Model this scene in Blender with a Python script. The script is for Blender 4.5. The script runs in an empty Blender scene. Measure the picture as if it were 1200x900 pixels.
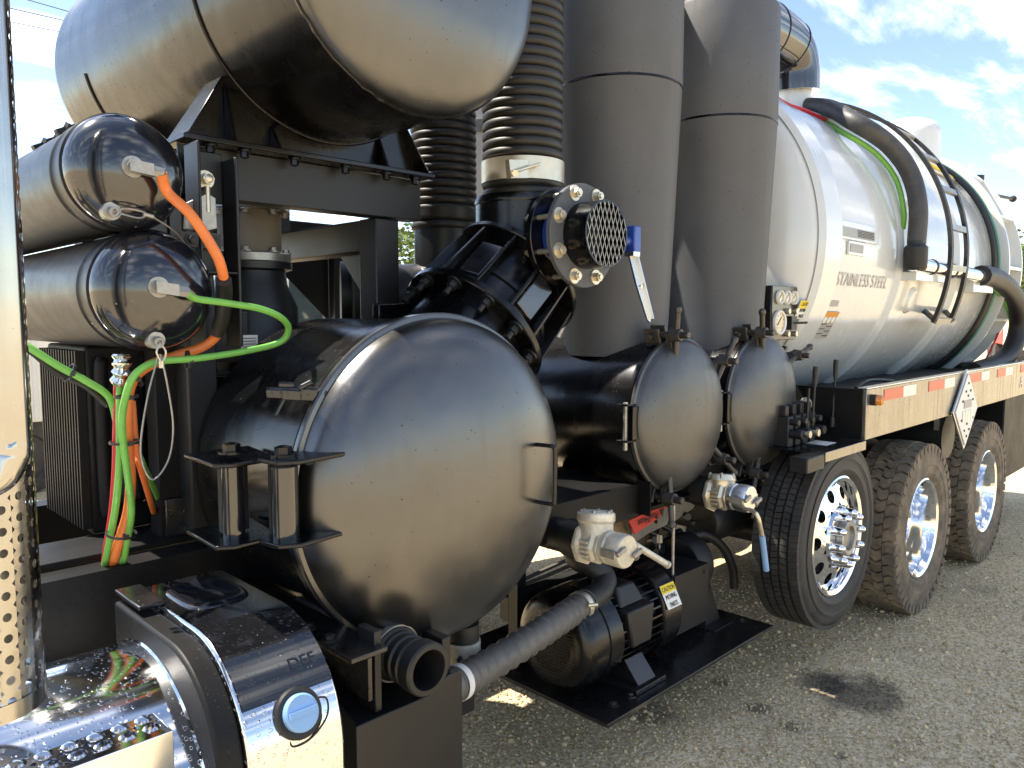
import bpy, math, random
import numpy as np
from mathutils import Vector, Matrix
random.seed(7); rng = np.random.default_rng(11)
S = bpy.context.scene
COL = S.collection
V = Vector
PI = math.pi
# ------------------------------------------------------------------ camera
CAM_H = 1.74; FPX = 901.0; PITCH = math.radians(-4.9)
cd = bpy.data.cameras.new('camera'); cam = bpy.data.objects.new('camera', cd); COL.objects.link(cam)
cd.sensor_fit = 'HORIZONTAL'; cd.sensor_width = 36; cd.lens = 36 * FPX / 1200; cd.clip_start = .05; cd.clip_end = 3000
cam.location = (0, 0, CAM_H); cam.rotation_euler = (PI / 2 + PITCH, 0, -PI / 4)
S.camera = cam
# ------------------------------------------------------------------ light
SUN = V((-.26, .46, .85)).normalized()
w = bpy.data.worlds.new('World'); S.world = w; w.use_nodes = True
nt = w.node_tree; N = nt.nodes; L = nt.links
bg = N['Background']; bg.inputs[1].default_value = .083
sky = N.new('ShaderNodeTexSky'); sky.sky_type = 'NISHITA'; sky.sun_disc = False
sky.sun_elevation = math.asin(SUN.z); sky.sun_rotation = math.atan2(SUN.x, SUN.y)
sky.altitude = 300; sky.air_density = .85; sky.dust_density = .2; sky.ozone_density = 1.6
def nd(kind, **kw):
    n = N.new(kind)
    for k, v in kw.items(): setattr(n, k, v)
    return n
tc = nd('ShaderNodeTexCoord'); sp = nd('ShaderNodeSeparateXYZ'); L.new(tc.outputs['Generated'], sp.inputs[0])
zz = nd('ShaderNodeMath', operation='MAXIMUM'); zz.inputs[1].default_value = 0; L.new(sp.outputs[2], zz.inputs[0])
za = nd('ShaderNodeMath', operation='ADD'); za.inputs[1].default_value = .16; L.new(zz.outputs[0], za.inputs[0])
dx = nd('ShaderNodeMath', operation='DIVIDE'); L.new(sp.outputs[0], dx.inputs[0]); L.new(za.outputs[0], dx.inputs[1])
dy = nd('ShaderNodeMath', operation='DIVIDE'); L.new(sp.outputs[1], dy.inputs[0]); L.new(za.outputs[0], dy.inputs[1])
cb = nd('ShaderNodeCombineXYZ'); L.new(dx.outputs[0], cb.inputs[0]); L.new(dy.outputs[0], cb.inputs[1])
mp = nd('ShaderNodeMapping'); mp.inputs['Scale'].default_value = (.8, 2.0, 1); mp.inputs['Rotation'].default_value = (0, 0, .5); mp.inputs['Location'].default_value = (3.1, 1.7, 0)
L.new(cb.outputs[0], mp.inputs[0])
nz = nd('ShaderNodeTexNoise'); nz.inputs['Scale'].default_value = 2.3; nz.inputs['Detail'].default_value = 8; nz.inputs['Roughness'].default_value = .58; nz.inputs['Distortion'].default_value = .3
L.new(mp.outputs[0], nz.inputs['Vector'])
rp = nd('ShaderNodeValToRGB'); rp.color_ramp.interpolation = 'EASE'; rp.color_ramp.elements[0].position = .475; rp.color_ramp.elements[1].position = 1.0
L.new(nz.outputs['Fac'], rp.inputs[0])
mx = nd('ShaderNodeMixRGB'); mx.inputs[2].default_value = (22, 22, 22.4, 1)
L.new(rp.outputs[0], mx.inputs[0]); L.new(sky.outputs[0], mx.inputs[1]); L.new(mx.outputs[0], bg.inputs[0])
sl = bpy.data.lights.new('sun', 'SUN'); sl.energy = 2.9; sl.angle = math.radians(.53); sl.color = (1, .965, .91)
so = bpy.data.objects.new('sun', sl); COL.objects.link(so); so.rotation_euler = SUN.to_track_quat('Z', 'Y').to_euler(); so.location = SUN * 60
S.view_settings.view_transform = 'Standard'; S.view_settings.look = 'None'; S.view_settings.gamma = 1; S.view_settings.exposure = 1.98; S.view_settings.use_white_balance = True; S.view_settings.white_balance_temperature = 7200
S.render.resolution_x = 1024; S.render.resolution_y = 768
# ------------------------------------------------------------------ pixel helper (a pixel is a direction; the plane gives the distance)
_f = V((math.cos(PITCH) * .5 ** .5, math.cos(PITCH) * .5 ** .5, math.sin(PITCH))); _r = V((.5 ** .5, -.5 ** .5, 0)); _u = _r.cross(_f)
def at(px, py, Y=None, X=None, Z=None):
    d = _f + _r * ((px - 600) / FPX) - _u * ((py - 450) / FPX)
    t = X / d.x if X is not None else Y / d.y if Y is not None else (Z - CAM_H) / d.z
    return V((0, 0, CAM_H)) + d * t
# ------------------------------------------------------------------ materials
MATS = {}
def mat(name, col, rough=.5, metal=0., spec=.5, coat=0., crough=.1, var=.12, vscale=6., rvar=.12, dots=0., dotcol=(.12, .1, .08), dscale=70., drops=0., drscale=110., bump=0., bscale=300., dirt=0., dirtcol=(.25, .2, .14), trans=0., wave=0., streak=0.):
    m = bpy.data.materials.new(name); m.use_nodes = True; t = m.node_tree; n = t.nodes; l = t.links
    b = n['Principled BSDF']; tcn = n.new('ShaderNodeTexCoord')
    b.inputs['Metallic'].default_value = metal; b.inputs['Specular IOR Level'].default_value = spec
    b.inputs['Coat Weight'].default_value = coat; b.inputs['Coat Roughness'].default_value = crough
    no = n.new('ShaderNodeTexNoise'); no.inputs['Scale'].default_value = vscale; no.inputs['Detail'].default_value = 6; no.inputs['Roughness'].default_value = .65
    l.new(tcn.outputs['Object'], no.inputs['Vector'])
    mr = n.new('ShaderNodeMapRange'); mr.inputs[1].default_value = .25; mr.inputs[2].default_value = .75; mr.inputs[3].default_value = 1 - var; mr.inputs[4].default_value = 1 + var
    l.new(no.outputs['Fac'], mr.inputs[0])
    mu = n.new('ShaderNodeMixRGB'); mu.blend_type = 'MULTIPLY'; mu.inputs[0].default_value = 1; mu.inputs[1].default_value = (*col, 1); l.new(mr.outputs[0], mu.inputs[2])
    out = mu.outputs[0]
    rr = n.new('ShaderNodeMapRange'); rr.inputs[1].default_value = .25; rr.inputs[2].default_value = .75; rr.inputs[3].default_value = max(.02, rough * (1 - rvar)); rr.inputs[4].default_value = min(1, rough * (1 + rvar))
    l.new(no.outputs['Fac'], rr.inputs[0]); rout = rr.outputs[0]
    hs = []
    def mask(scale, keep, rad0, rad1, seed):
        mpn = n.new('ShaderNodeMapping'); mpn.inputs['Location'].default_value = (seed, seed * 1.7, seed * .6); l.new(tcn.outputs['Object'], mpn.inputs[0])
        vo = n.new('ShaderNodeTexVoronoi'); vo.inputs['Scale'].default_value = scale; l.new(mpn.outputs[0], vo.inputs['Vector'])
        sx = n.new('ShaderNodeSeparateXYZ'); l.new(vo.outputs['Color'], sx.inputs[0])
        rd = n.new('ShaderNodeMapRange'); rd.inputs[3].default_value = rad0; rd.inputs[4].default_value = rad1; l.new(sx.outputs[1], rd.inputs[0])
        a = n.new('ShaderNodeMath'); a.operation = 'SUBTRACT'; l.new(rd.outputs[0], a.inputs[0]); l.new(vo.outputs['Distance'], a.inputs[1])
        s = n.new('ShaderNodeMapRange'); s.inputs[1].default_value = 0; s.inputs[2].default_value = .06; l.new(a.outputs[0], s.inputs[0])
        # patchy: splashes gather in clouds
        no2 = n.new('ShaderNodeTexNoise'); no2.inputs['Scale'].default_value = 5; no2.inputs['Detail'].default_value = 2; l.new(mpn.outputs[0], no2.inputs['Vector'])
        k = n.new('ShaderNodeMath'); k.operation = 'ADD'; l.new(sx.outputs[0], k.inputs[0]); l.new(no2.outputs['Fac'], k.inputs[1])
        g = n.new('ShaderNodeMath'); g.operation = 'GREATER_THAN'; g.inputs[1].default_value = 1.5 - keep; l.new(k.outputs[0], g.inputs[0])
        o = n.new('ShaderNodeMath'); o.operation = 'MULTIPLY'; l.new(s.outputs[0], o.inputs[0]); l.new(g.outputs[0], o.inputs[1])
        return o.outputs[0]
    if dots:
        k = mask(dscale, dots, .06, .2, 3.3)
        mxn = n.new('ShaderNodeMixRGB'); mxn.inputs[2].default_value = (*dotcol, 1); l.new(k, mxn.inputs[0]); l.new(out, mxn.inputs[1]); out = mxn.outputs[0]
        ra = n.new('ShaderNodeMath'); ra.operation = 'MULTIPLY_ADD'; ra.inputs[1].default_value = .5; l.new(k, ra.inputs[0]); l.new(rout, ra.inputs[2]); rout = ra.outputs[0]
        if coat:
            cw = n.new('ShaderNodeMath'); cw.operation = 'MULTIPLY_ADD'; cw.inputs[1].default_value = -coat; cw.inputs[2].default_value = coat; l.new(k, cw.inputs[0]); l.new(cw.outputs[0], b.inputs['Coat Weight'])
    if drops:
        hs.append((mask(drscale, drops, .12, .42, 9.1), .9, .0018))
    if dirt:
        nd2 = n.new('ShaderNodeTexNoise'); nd2.inputs['Scale'].default_value = 9; nd2.inputs['Detail'].default_value = 9; nd2.inputs['Roughness'].default_value = .75; l.new(tcn.outputs['Object'], nd2.inputs['Vector'])
        dm = n.new('ShaderNodeMapRange'); dm.inputs[1].default_value = .45; dm.inputs[2].default_value = .75; dm.inputs[4].default_value = dirt; l.new(nd2.outputs['Fac'], dm.inputs[0])
        mxn = n.new('ShaderNodeMixRGB'); mxn.inputs[2].default_value = (*dirtcol, 1); l.new(dm.outputs[0], mxn.inputs[0]); l.new(out, mxn.inputs[1]); out = mxn.outputs[0]
        ra = n.new('ShaderNodeMath'); ra.operation = 'MULTIPLY_ADD'; ra.inputs[1].default_value = .4; l.new(dm.outputs[0], ra.inputs[0]); l.new(rout, ra.inputs[2]); rout = ra.outputs[0]
    if bump:
        nb = n.new('ShaderNodeTexNoise'); nb.inputs['Scale'].default_value = bscale; nb.inputs['Detail'].default_value = 3; l.new(tcn.outputs['Object'], nb.inputs['Vector'])
        hs.append((nb.outputs['Fac'], bump, .001))
    if wave:
        nw_ = n.new('ShaderNodeTexNoise'); nw_.inputs['Scale'].default_value = 4.5; nw_.inputs['Detail'].default_value = 2; l.new(tcn.outputs['Object'], nw_.inputs['Vector'])
        hs.append((nw_.outputs['Fac'], wave, .03))
    if streak:
        ms = n.new('ShaderNodeMapping'); ms.inputs['Scale'].default_value = (22, 22, 1.6); l.new(tcn.outputs['Object'], ms.inputs[0])
        ns = n.new('ShaderNodeTexNoise'); ns.inputs['Scale'].default_value = 1; ns.inputs['Detail'].default_value = 5; l.new(ms.outputs[0], ns.inputs['Vector'])
        sm = n.new('ShaderNodeMapRange'); sm.inputs[1].default_value = .52; sm.inputs[2].default_value = .75; sm.inputs[4].default_value = streak; l.new(ns.outputs['Fac'], sm.inputs[0])
        sa_ = n.new('ShaderNodeMath'); sa_.operation = 'MULTIPLY_ADD'; sa_.inputs[1].default_value = .35; l.new(sm.outputs[0], sa_.inputs[0]); l.new(rout, sa_.inputs[2]); rout = sa_.outputs[0]
        mxs = n.new('ShaderNodeMixRGB'); mxs.inputs[2].default_value = (*dirtcol, 1); mfs = n.new('ShaderNodeMath'); mfs.operation = 'MULTIPLY'; mfs.inputs[1].default_value = .3; l.new(sm.outputs[0], mfs.inputs[0]); l.new(mfs.outputs[0], mxs.inputs[0]); l.new(out, mxs.inputs[1]); out = mxs.outputs[0]
    prev = None
    for h, st, di in hs:
        bn = n.new('ShaderNodeBump'); bn.inputs['Strength'].default_value = st; bn.inputs['Distance'].default_value = di; l.new(h, bn.inputs['Height'])
        if prev: l.new(prev, bn.inputs['Normal'])
        prev = bn.outputs[0]
    if prev:
        l.new(prev, b.inputs['Normal'])
        if coat: l.new(prev, b.inputs['Coat Normal'])
    if trans: b.inputs['Transmission Weight'].default_value = trans
    l.new(out, b.inputs['Base Color']); l.new(rout, b.inputs['Roughness'])
    MATS[name] = m; return m
mat('black_paint', (.018, .018, .02), .25, metal=.85, spec=.5, coat=.32, crough=.19, var=.3, vscale=3, rvar=.35, dots=.32, dotcol=(.055, .05, .045), bump=.03, bscale=60, wave=.16, streak=.3, dirtcol=(.045, .04, .035))
mat('flat_black', (.006, .006, .0065), .5, spec=.22, var=.4, dots=.2, dotcol=(.05, .045, .04), dirt=.1, dirtcol=(.03, .026, .02), drops=.2)
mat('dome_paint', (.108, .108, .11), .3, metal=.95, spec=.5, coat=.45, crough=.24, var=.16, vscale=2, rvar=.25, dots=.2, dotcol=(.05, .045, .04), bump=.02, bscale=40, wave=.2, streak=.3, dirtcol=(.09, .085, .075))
mat('gloss_black', (.008, .009, .014), .14, spec=.7, coat=.8, crough=.08, var=.3, rvar=.4, dots=.06, dotcol=(.2, .19, .17), dirt=.04)
mat('tank_side', (.009, .009, .011), .38, spec=.16, var=.3, rvar=.3, dots=.1, dotcol=(.1, .09, .08), wave=.1)
mat('wet_black', (.006, .006, .007), .28, spec=.5, coat=.4, crough=.15, var=.4, dots=.2, dotcol=(.1, .09, .08), drops=.3, dirt=.08, dirtcol=(.06, .05, .04))
mat('wet_reflection', (.008, .008, .009), .1, spec=.6, coat=1, crough=.05, var=.3, dots=.12, dotcol=(.2, .19, .17), dscale=120, drops=.6, drscale=100)
mat('satin_black', (.011, .011, .012), .42, spec=.45, var=.3, dots=.2, dotcol=(.05, .045, .04), bump=.08, bscale=200)
mat('grey_black', (.08, .085, .096), .55, spec=.4, var=.16, vscale=4, dots=.28, dotcol=(.02, .02, .02), bump=.16, bscale=420, wave=.1, streak=.35, dirtcol=(.1, .098, .095))
mat('lid_paint', (.1, .1, .1), .4, metal=.75, spec=.5, coat=.2, crough=.35, var=.16, vscale=5, dots=.32, dotcol=(.03, .03, .03), bump=.14, bscale=380, wave=.16, streak=.3, dirtcol=(.1, .09, .075))
mat('clamp_steel', (.07, .068, .064), .4, metal=.6, spec=.5, var=.4, vscale=30, dots=.2, dotcol=(.14, .1, .07), dirt=.3, dirtcol=(.12, .085, .06))
mat('dark_steel', (.009, .009, .01), .5, var=.4, dots=.25, dotcol=(.07, .06, .05), dirt=.2, dirtcol=(.04, .034, .026))
mat('chrome', (.7, .71, .73), .09, metal=1, var=.05, rvar=.4, drops=.95, drscale=85, dots=.14, dotcol=(.5, .48, .45), dscale=120)
mat('polished', (.83, .84, .86), .08, metal=1, var=.05, rvar=.5, dirt=.08, dirtcol=(.4, .35, .28))
mat('stainless', (.42, .415, .4), .17, metal=1, var=.1, dots=.12, dotcol=(.25, .23, .2), wave=.1, streak=.4, dirtcol=(.3, .28, .24))
mat('zinc', (.6, .55, .44), .35, metal=.8, var=.2, dirt=.35, dirtcol=(.4, .33, .24))
mat('galvanised', (.36, .355, .335), .42, metal=.75, var=.4, vscale=24, dirt=.4, dirtcol=(.2, .17, .13))
mat('cast_grey', (.6, .56, .46), .45, metal=.3, var=.35, vscale=22, dots=.35, dotcol=(.16, .14, .11), dscale=110, dirt=.5, dirtcol=(.33, .29, .22), bump=.35, bscale=120)
mat('rubber', (.011, .011, .011), .5, var=.3, dots=.2, dotcol=(.07, .065, .06), dirt=.12, dirtcol=(.06, .055, .05))
mat('grey_hose', (.1, .097, .094), .5, var=.25, vscale=14, dirt=.35, dirtcol=(.2, .18, .15), bump=.3, bscale=120)
mat('tank_hose', (.04, .04, .042), .5, var=.3, vscale=9, dirt=.4, dirtcol=(.12, .115, .11), bump=.3, bscale=90)
mat('tyre', (.03, .029, .028), .62, var=.3, vscale=8, dirt=.45, dirtcol=(.12, .105, .085), bump=.2, bscale=160)
mat('tyre_brown', (.13, .105, .078), .85, var=.35, vscale=10, dirt=.85, dirtcol=(.37, .285, .19), bump=.35, bscale=120)
mat('white_paint', (.62, .64, .635), .2, spec=.5, coat=.8, crough=.12, var=.03, vscale=2, dirt=.1, dirtcol=(.6, .57, .5), wave=.1, streak=.35)
mat('white_dull', (.74, .73, .7), .5, var=.06, dirt=.2, dirtcol=(.45, .42, .36))
mat('deck_metal', (.27, .252, .215), .24, metal=.8, spec=.6, var=.2, vscale=3, dots=.3, dotcol=(.13, .115, .09), dscale=55, wave=.25, streak=.6, dirtcol=(.2, .17, .12))
mat('alu', (.7, .7, .69), .3, metal=1, var=.1, dirt=.15, dirtcol=(.4, .36, .3))
mat('green', (.15, .42, .075), .42, var=.15, vscale=20, dirt=.12, dirtcol=(.12, .2, .06))
mat('orange', (.72, .19, .045), .45, var=.12, vscale=20, dirt=.12, dirtcol=(.4, .15, .06))
mat('red', (.5, .02, .03), .42, var=.15, vscale=20, dirt=.1, dirtcol=(.15, .02, .02))
mat('teal', (.05, .24, .17), .4, var=.1)
mat('blue', (.02, .06, .3), .35, var=.15, coat=.3)
mat('blue_cap', (.2, .37, .62), .45, var=.1, dirt=.2, dirtcol=(.3, .36, .45))
mat('yellow_print', (.75, .55, .02), .5, var=.08); mat('white_print', (.75, .74, .7), .5, var=.06, dirt=.25, dirtcol=(.5, .47, .4)); mat('black_print', (.02, .02, .02), .6)
mat('faded_print', (.45, .44, .42), .5, var=.25, vscale=30)
mat('grey_print', (.33, .33, .32), .45, var=.15); mat('orange_print', (.7, .28, .03), .5); mat('red_tag', (.55, .045, .035), .55, var=.2, dirt=.2, dirtcol=(.2, .05, .04))
mat('tape_red', (.62, .09, .04), .35, var=.1); mat('tape_white', (.75, .73, .66), .35, var=.1)
mat('amber', (.8, .25, .01), .2, coat=.6, trans=.2)
mat('belt', (.16, .145, .12), .7, var=.3, dirt=.4, dirtcol=(.25, .21, .15))
mat('gauge_face', (.52, .44, .29), .35, var=.05, coat=1, crough=.04); mat('foil', (.7, .7, .7), .18, metal=1, bump=1, bscale=90)
mat('panel_brown', (.055, .046, .034), .3, metal=.3, coat=.5, dots=.2, dotcol=(.2, .18, .14))
mat('glass_dark', (.03, .045, .05), .05, spec=.8, coat=1, crough=.02)
mat('bark', (.12, .09, .06), .9); mat('leaf', (.1, .15, .03), .6, var=.4, vscale=3); mat('wire', (.05, .05, .05), .6)
mat('copper_wire', (.25, .13, .1), .35, metal=.3)
# ------------------------------------------------------------------ mesh builder
def frame_of(a):
    a = a.normalized(); h = V((0, 0, 1)) if abs(a.z) < .9 else V((1, 0, 0))
    e1 = h.cross(a).normalized(); return e1, a.cross(e1), a
def spline(pts, k=8):
    pts = [V(p) for p in pts]; P = [pts[0] * 2 - pts[1]] + pts + [pts[-1] * 2 - pts[-2]]; out = []
    for i in range(1, len(P) - 2):
        for j in range(k):
            t = j / k; a, b, c, d = P[i - 1], P[i], P[i + 1], P[i + 2]
            out.append(.5 * ((2 * b) + (c - a) * t + (2 * a - 5 * b + 4 * c - d) * t * t + (3 * b - a - 3 * c + d) * t ** 3))
    out.append(pts[-1]); return out
class MB:
    def __init__(s): s.v = []; s.f = []
    def add(s, vs, fs):
        o = len(s.v); s.v += [tuple(p) for p in vs]; s.f += [tuple(i + o for i in f) for f in fs]; return s
    def obox(s, c, ax, h):
        c = V(c); ax = [V(a).normalized() for a in ax]; vs = []
        for i in (-1, 1):
            for j in (-1, 1):
                for k in (-1, 1): vs.append(c + ax[0] * h[0] * i + ax[1] * h[1] * j + ax[2] * h[2] * k)
        return s.add(vs, [(0, 1, 3, 2), (4, 6, 7, 5), (0, 4, 5, 1), (2, 3, 7, 6), (0, 2, 6, 4), (1, 5, 7, 3)])
    def box(s, x0, x1, y0, y1, z0, z1):
        return s.obox(((x0 + x1) / 2, (y0 + y1) / 2, (z0 + z1) / 2), ((1, 0, 0), (0, 1, 0), (0, 0, 1)), ((x1 - x0) / 2, (y1 - y0) / 2, (z1 - z0) / 2))
    def lathe(s, o, a, prof, n=48, ang=None, e=None):
        e1, e2, a = frame_of(V(a)) if e is None else (V(e), V(a).normalized().cross(V(e)), V(a).normalized())
        o = V(o); full = ang is None; a0, a1 = (0, 2 * PI) if full else ang; m = n if full else n + 1
        vs = []; rows = []
        for r, h in prof:
            if r < 1e-6: rows.append([len(vs)]); vs.append(o + a * h); continue
            rows.append(list(range(len(vs), len(vs) + m)))
            for i in range(m):
                t = a0 + (a1 - a0) * i / n; vs.append(o + a * h + (e1 * math.cos(t) + e2 * math.sin(t)) * r)
        fs = []
        for A, B in zip(rows, rows[1:]):
            for i in range(n):
                j = (i + 1) % m
                if len(A) == 1 and len(B) == 1: continue
                if len(A) == 1: fs.append((A[0], B[j], B[i]))
                elif len(B) == 1: fs.append((A[i], A[j], B[0]))
                else: fs.append((A[i], A[j], B[j], B[i]))
        return s.add(vs, fs)
    def cyl(s, p0, p1, r0, r1=None, n=24):
        p0 = V(p0); p1 = V(p1); r1 = r0 if r1 is None else r1; h = (p1 - p0).length
        return s.lathe(p0, p1 - p0, [(0, 0), (r0, 0), (r1, h), (0, h)], n)
    def tube(s, pts, r, n=12, k=8, smooth=True):
        P = spline(pts, k) if smooth and len(pts) > 2 else [V(p) for p in pts]
        rr = r if callable(r) else (lambda t: r)
        T = [(P[min(i + 1, len(P) - 1)] - P[max(i - 1, 0)]).normalized() for i in range(len(P))]
        e1, e2, _ = frame_of(T[0]); vs = []; fs = []
        for i, p in enumerate(P):
            e1 = (e1 - T[i] * e1.dot(T[i])).normalized(); e2 = T[i].cross(e1); q = rr(i / (len(P) - 1))
            for j in range(n):
                t = 2 * PI * j / n; vs.append(p + (e1 * math.cos(t) + e2 * math.sin(t)) * q)
        for i in range(len(P) - 1):
            for j in range(n): fs.append((i * n + j, i * n + (j + 1) % n, (i + 1) * n + (j + 1) % n, (i + 1) * n + j))
        fs.append(tuple(range(n - 1, -1, -1))); fs.append(tuple((len(P) - 1) * n + j for j in range(n)))
        return s.add(vs, fs)
    def prism(s, poly, ext):
        ext = V(ext); p = [V(q) for q in poly]; n = len(p)
        return s.add(p + [q + ext for q in p], [tuple(range(n - 1, -1, -1)), tuple(range(n, 2 * n))] + [(i, (i + 1) % n, n + (i + 1) % n, n + i) for i in range(n)])
    def bolt(s, p, d, r, h, washer=True):
        p = V(p); d = V(d).normalized()
        if washer: s.cyl(p, p + d * h * .25, r * 1.55, n=16)
        s.cyl(p, p + d * h, r, n=6); s.cyl(p + d * h, p + d * h * 1.12, r * .8, r * .5, n=12); return s
    def dish(s, o, a, R, depth, n=96, k=18, lip=0):
        pr = [(R * math.cos(i / k * PI / 2), depth * math.sin(i / k * PI / 2)) for i in range(k)] + [(0, depth)]
        return s.lathe(o, a, [(R, -lip)] * (1 if lip else 0) + pr, n)
WORLD = {}
def link(o, parent, wloc):
    COL.objects.link(o); WORLD[o.name] = V(wloc)
    if parent: o.parent = parent; o.location = V(wloc) - WORLD[parent.name]
    else: o.location = wloc
    return o
def build(mb, name, m, parent=None, label=None, cat=None, kind=None, group=None, bevel=0, sa=38, flip=False):
    A = np.array(mb.v); c = (A.min(0) + A.max(0)) / 2
    if kind == 'structure': c = c * 0
    me = bpy.data.meshes.new(name); me.from_pydata((A - c).tolist(), [], mb.f); me.validate()
    me.materials.append(MATS[m]); me.polygons.foreach_set('use_smooth', [True] * len(me.polygons))
    import bmesh
    bm = bmesh.new(); bm.from_mesh(me); bmesh.ops.recalc_face_normals(bm, faces=bm.faces); bm.to_mesh(me); bm.free()
    me.set_sharp_from_angle(angle=math.radians(sa)); me.update()
    o = bpy.data.objects.new(name, me); link(o, parent, c)
    if bevel:
        b = o.modifiers.new('bevel', 'BEVEL'); b.width = bevel; b.segments = 2; b.limit_method = 'ANGLE'; b.angle_limit = math.radians(50)
    for k, v in (('label', label), ('category', cat), ('kind', kind), ('group', group)):
        if v: o[k] = v
    return o
def dup(o, parent, wloc, rot=None, label=None):
    c = o.copy(); link(c, parent, wloc)
    if rot: c.rotation_euler = rot
    if label: c['label'] = label
    return c
def empty(name, loc, parent=None, label=None, cat=None, group=None):
    o = bpy.data.objects.new(name, None); o.empty_display_size = .1; link(o, parent, loc)
    for k, v in (('label', label), ('category', cat), ('group', group)):
        if v: o[k] = v
    return o
def text(s, name, size, org, right, up, m, parent, ext=.0006, sx=1.0, align='LEFT', label=None):
    cu = bpy.data.curves.new('t', 'FONT'); cu.body = s; cu.size = size; cu.extrude = ext; cu.align_x = align; cu.resolution_u = 3
    t = bpy.data.objects.new('t', cu); COL.objects.link(t); dg = bpy.context.evaluated_depsgraph_get()
    me = bpy.data.meshes.new_from_object(t.evaluated_get(dg)); bpy.data.objects.remove(t)
    R = V(right).normalized(); U = V(up).normalized(); Nn = R.cross(U)
    M = Matrix(((R.x * sx, U.x, Nn.x, 0), (R.y * sx, U.y, Nn.y, 0), (R.z * sx, U.z, Nn.z, 0), (0, 0, 0, 1))); me.transform(M)
    me.materials.clear(); me.materials.append(MATS[m]); o = bpy.data.objects.new(name, me); link(o, parent, V(org))
    if label: o['label'] = label
    return o
exec_parts = []
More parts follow.
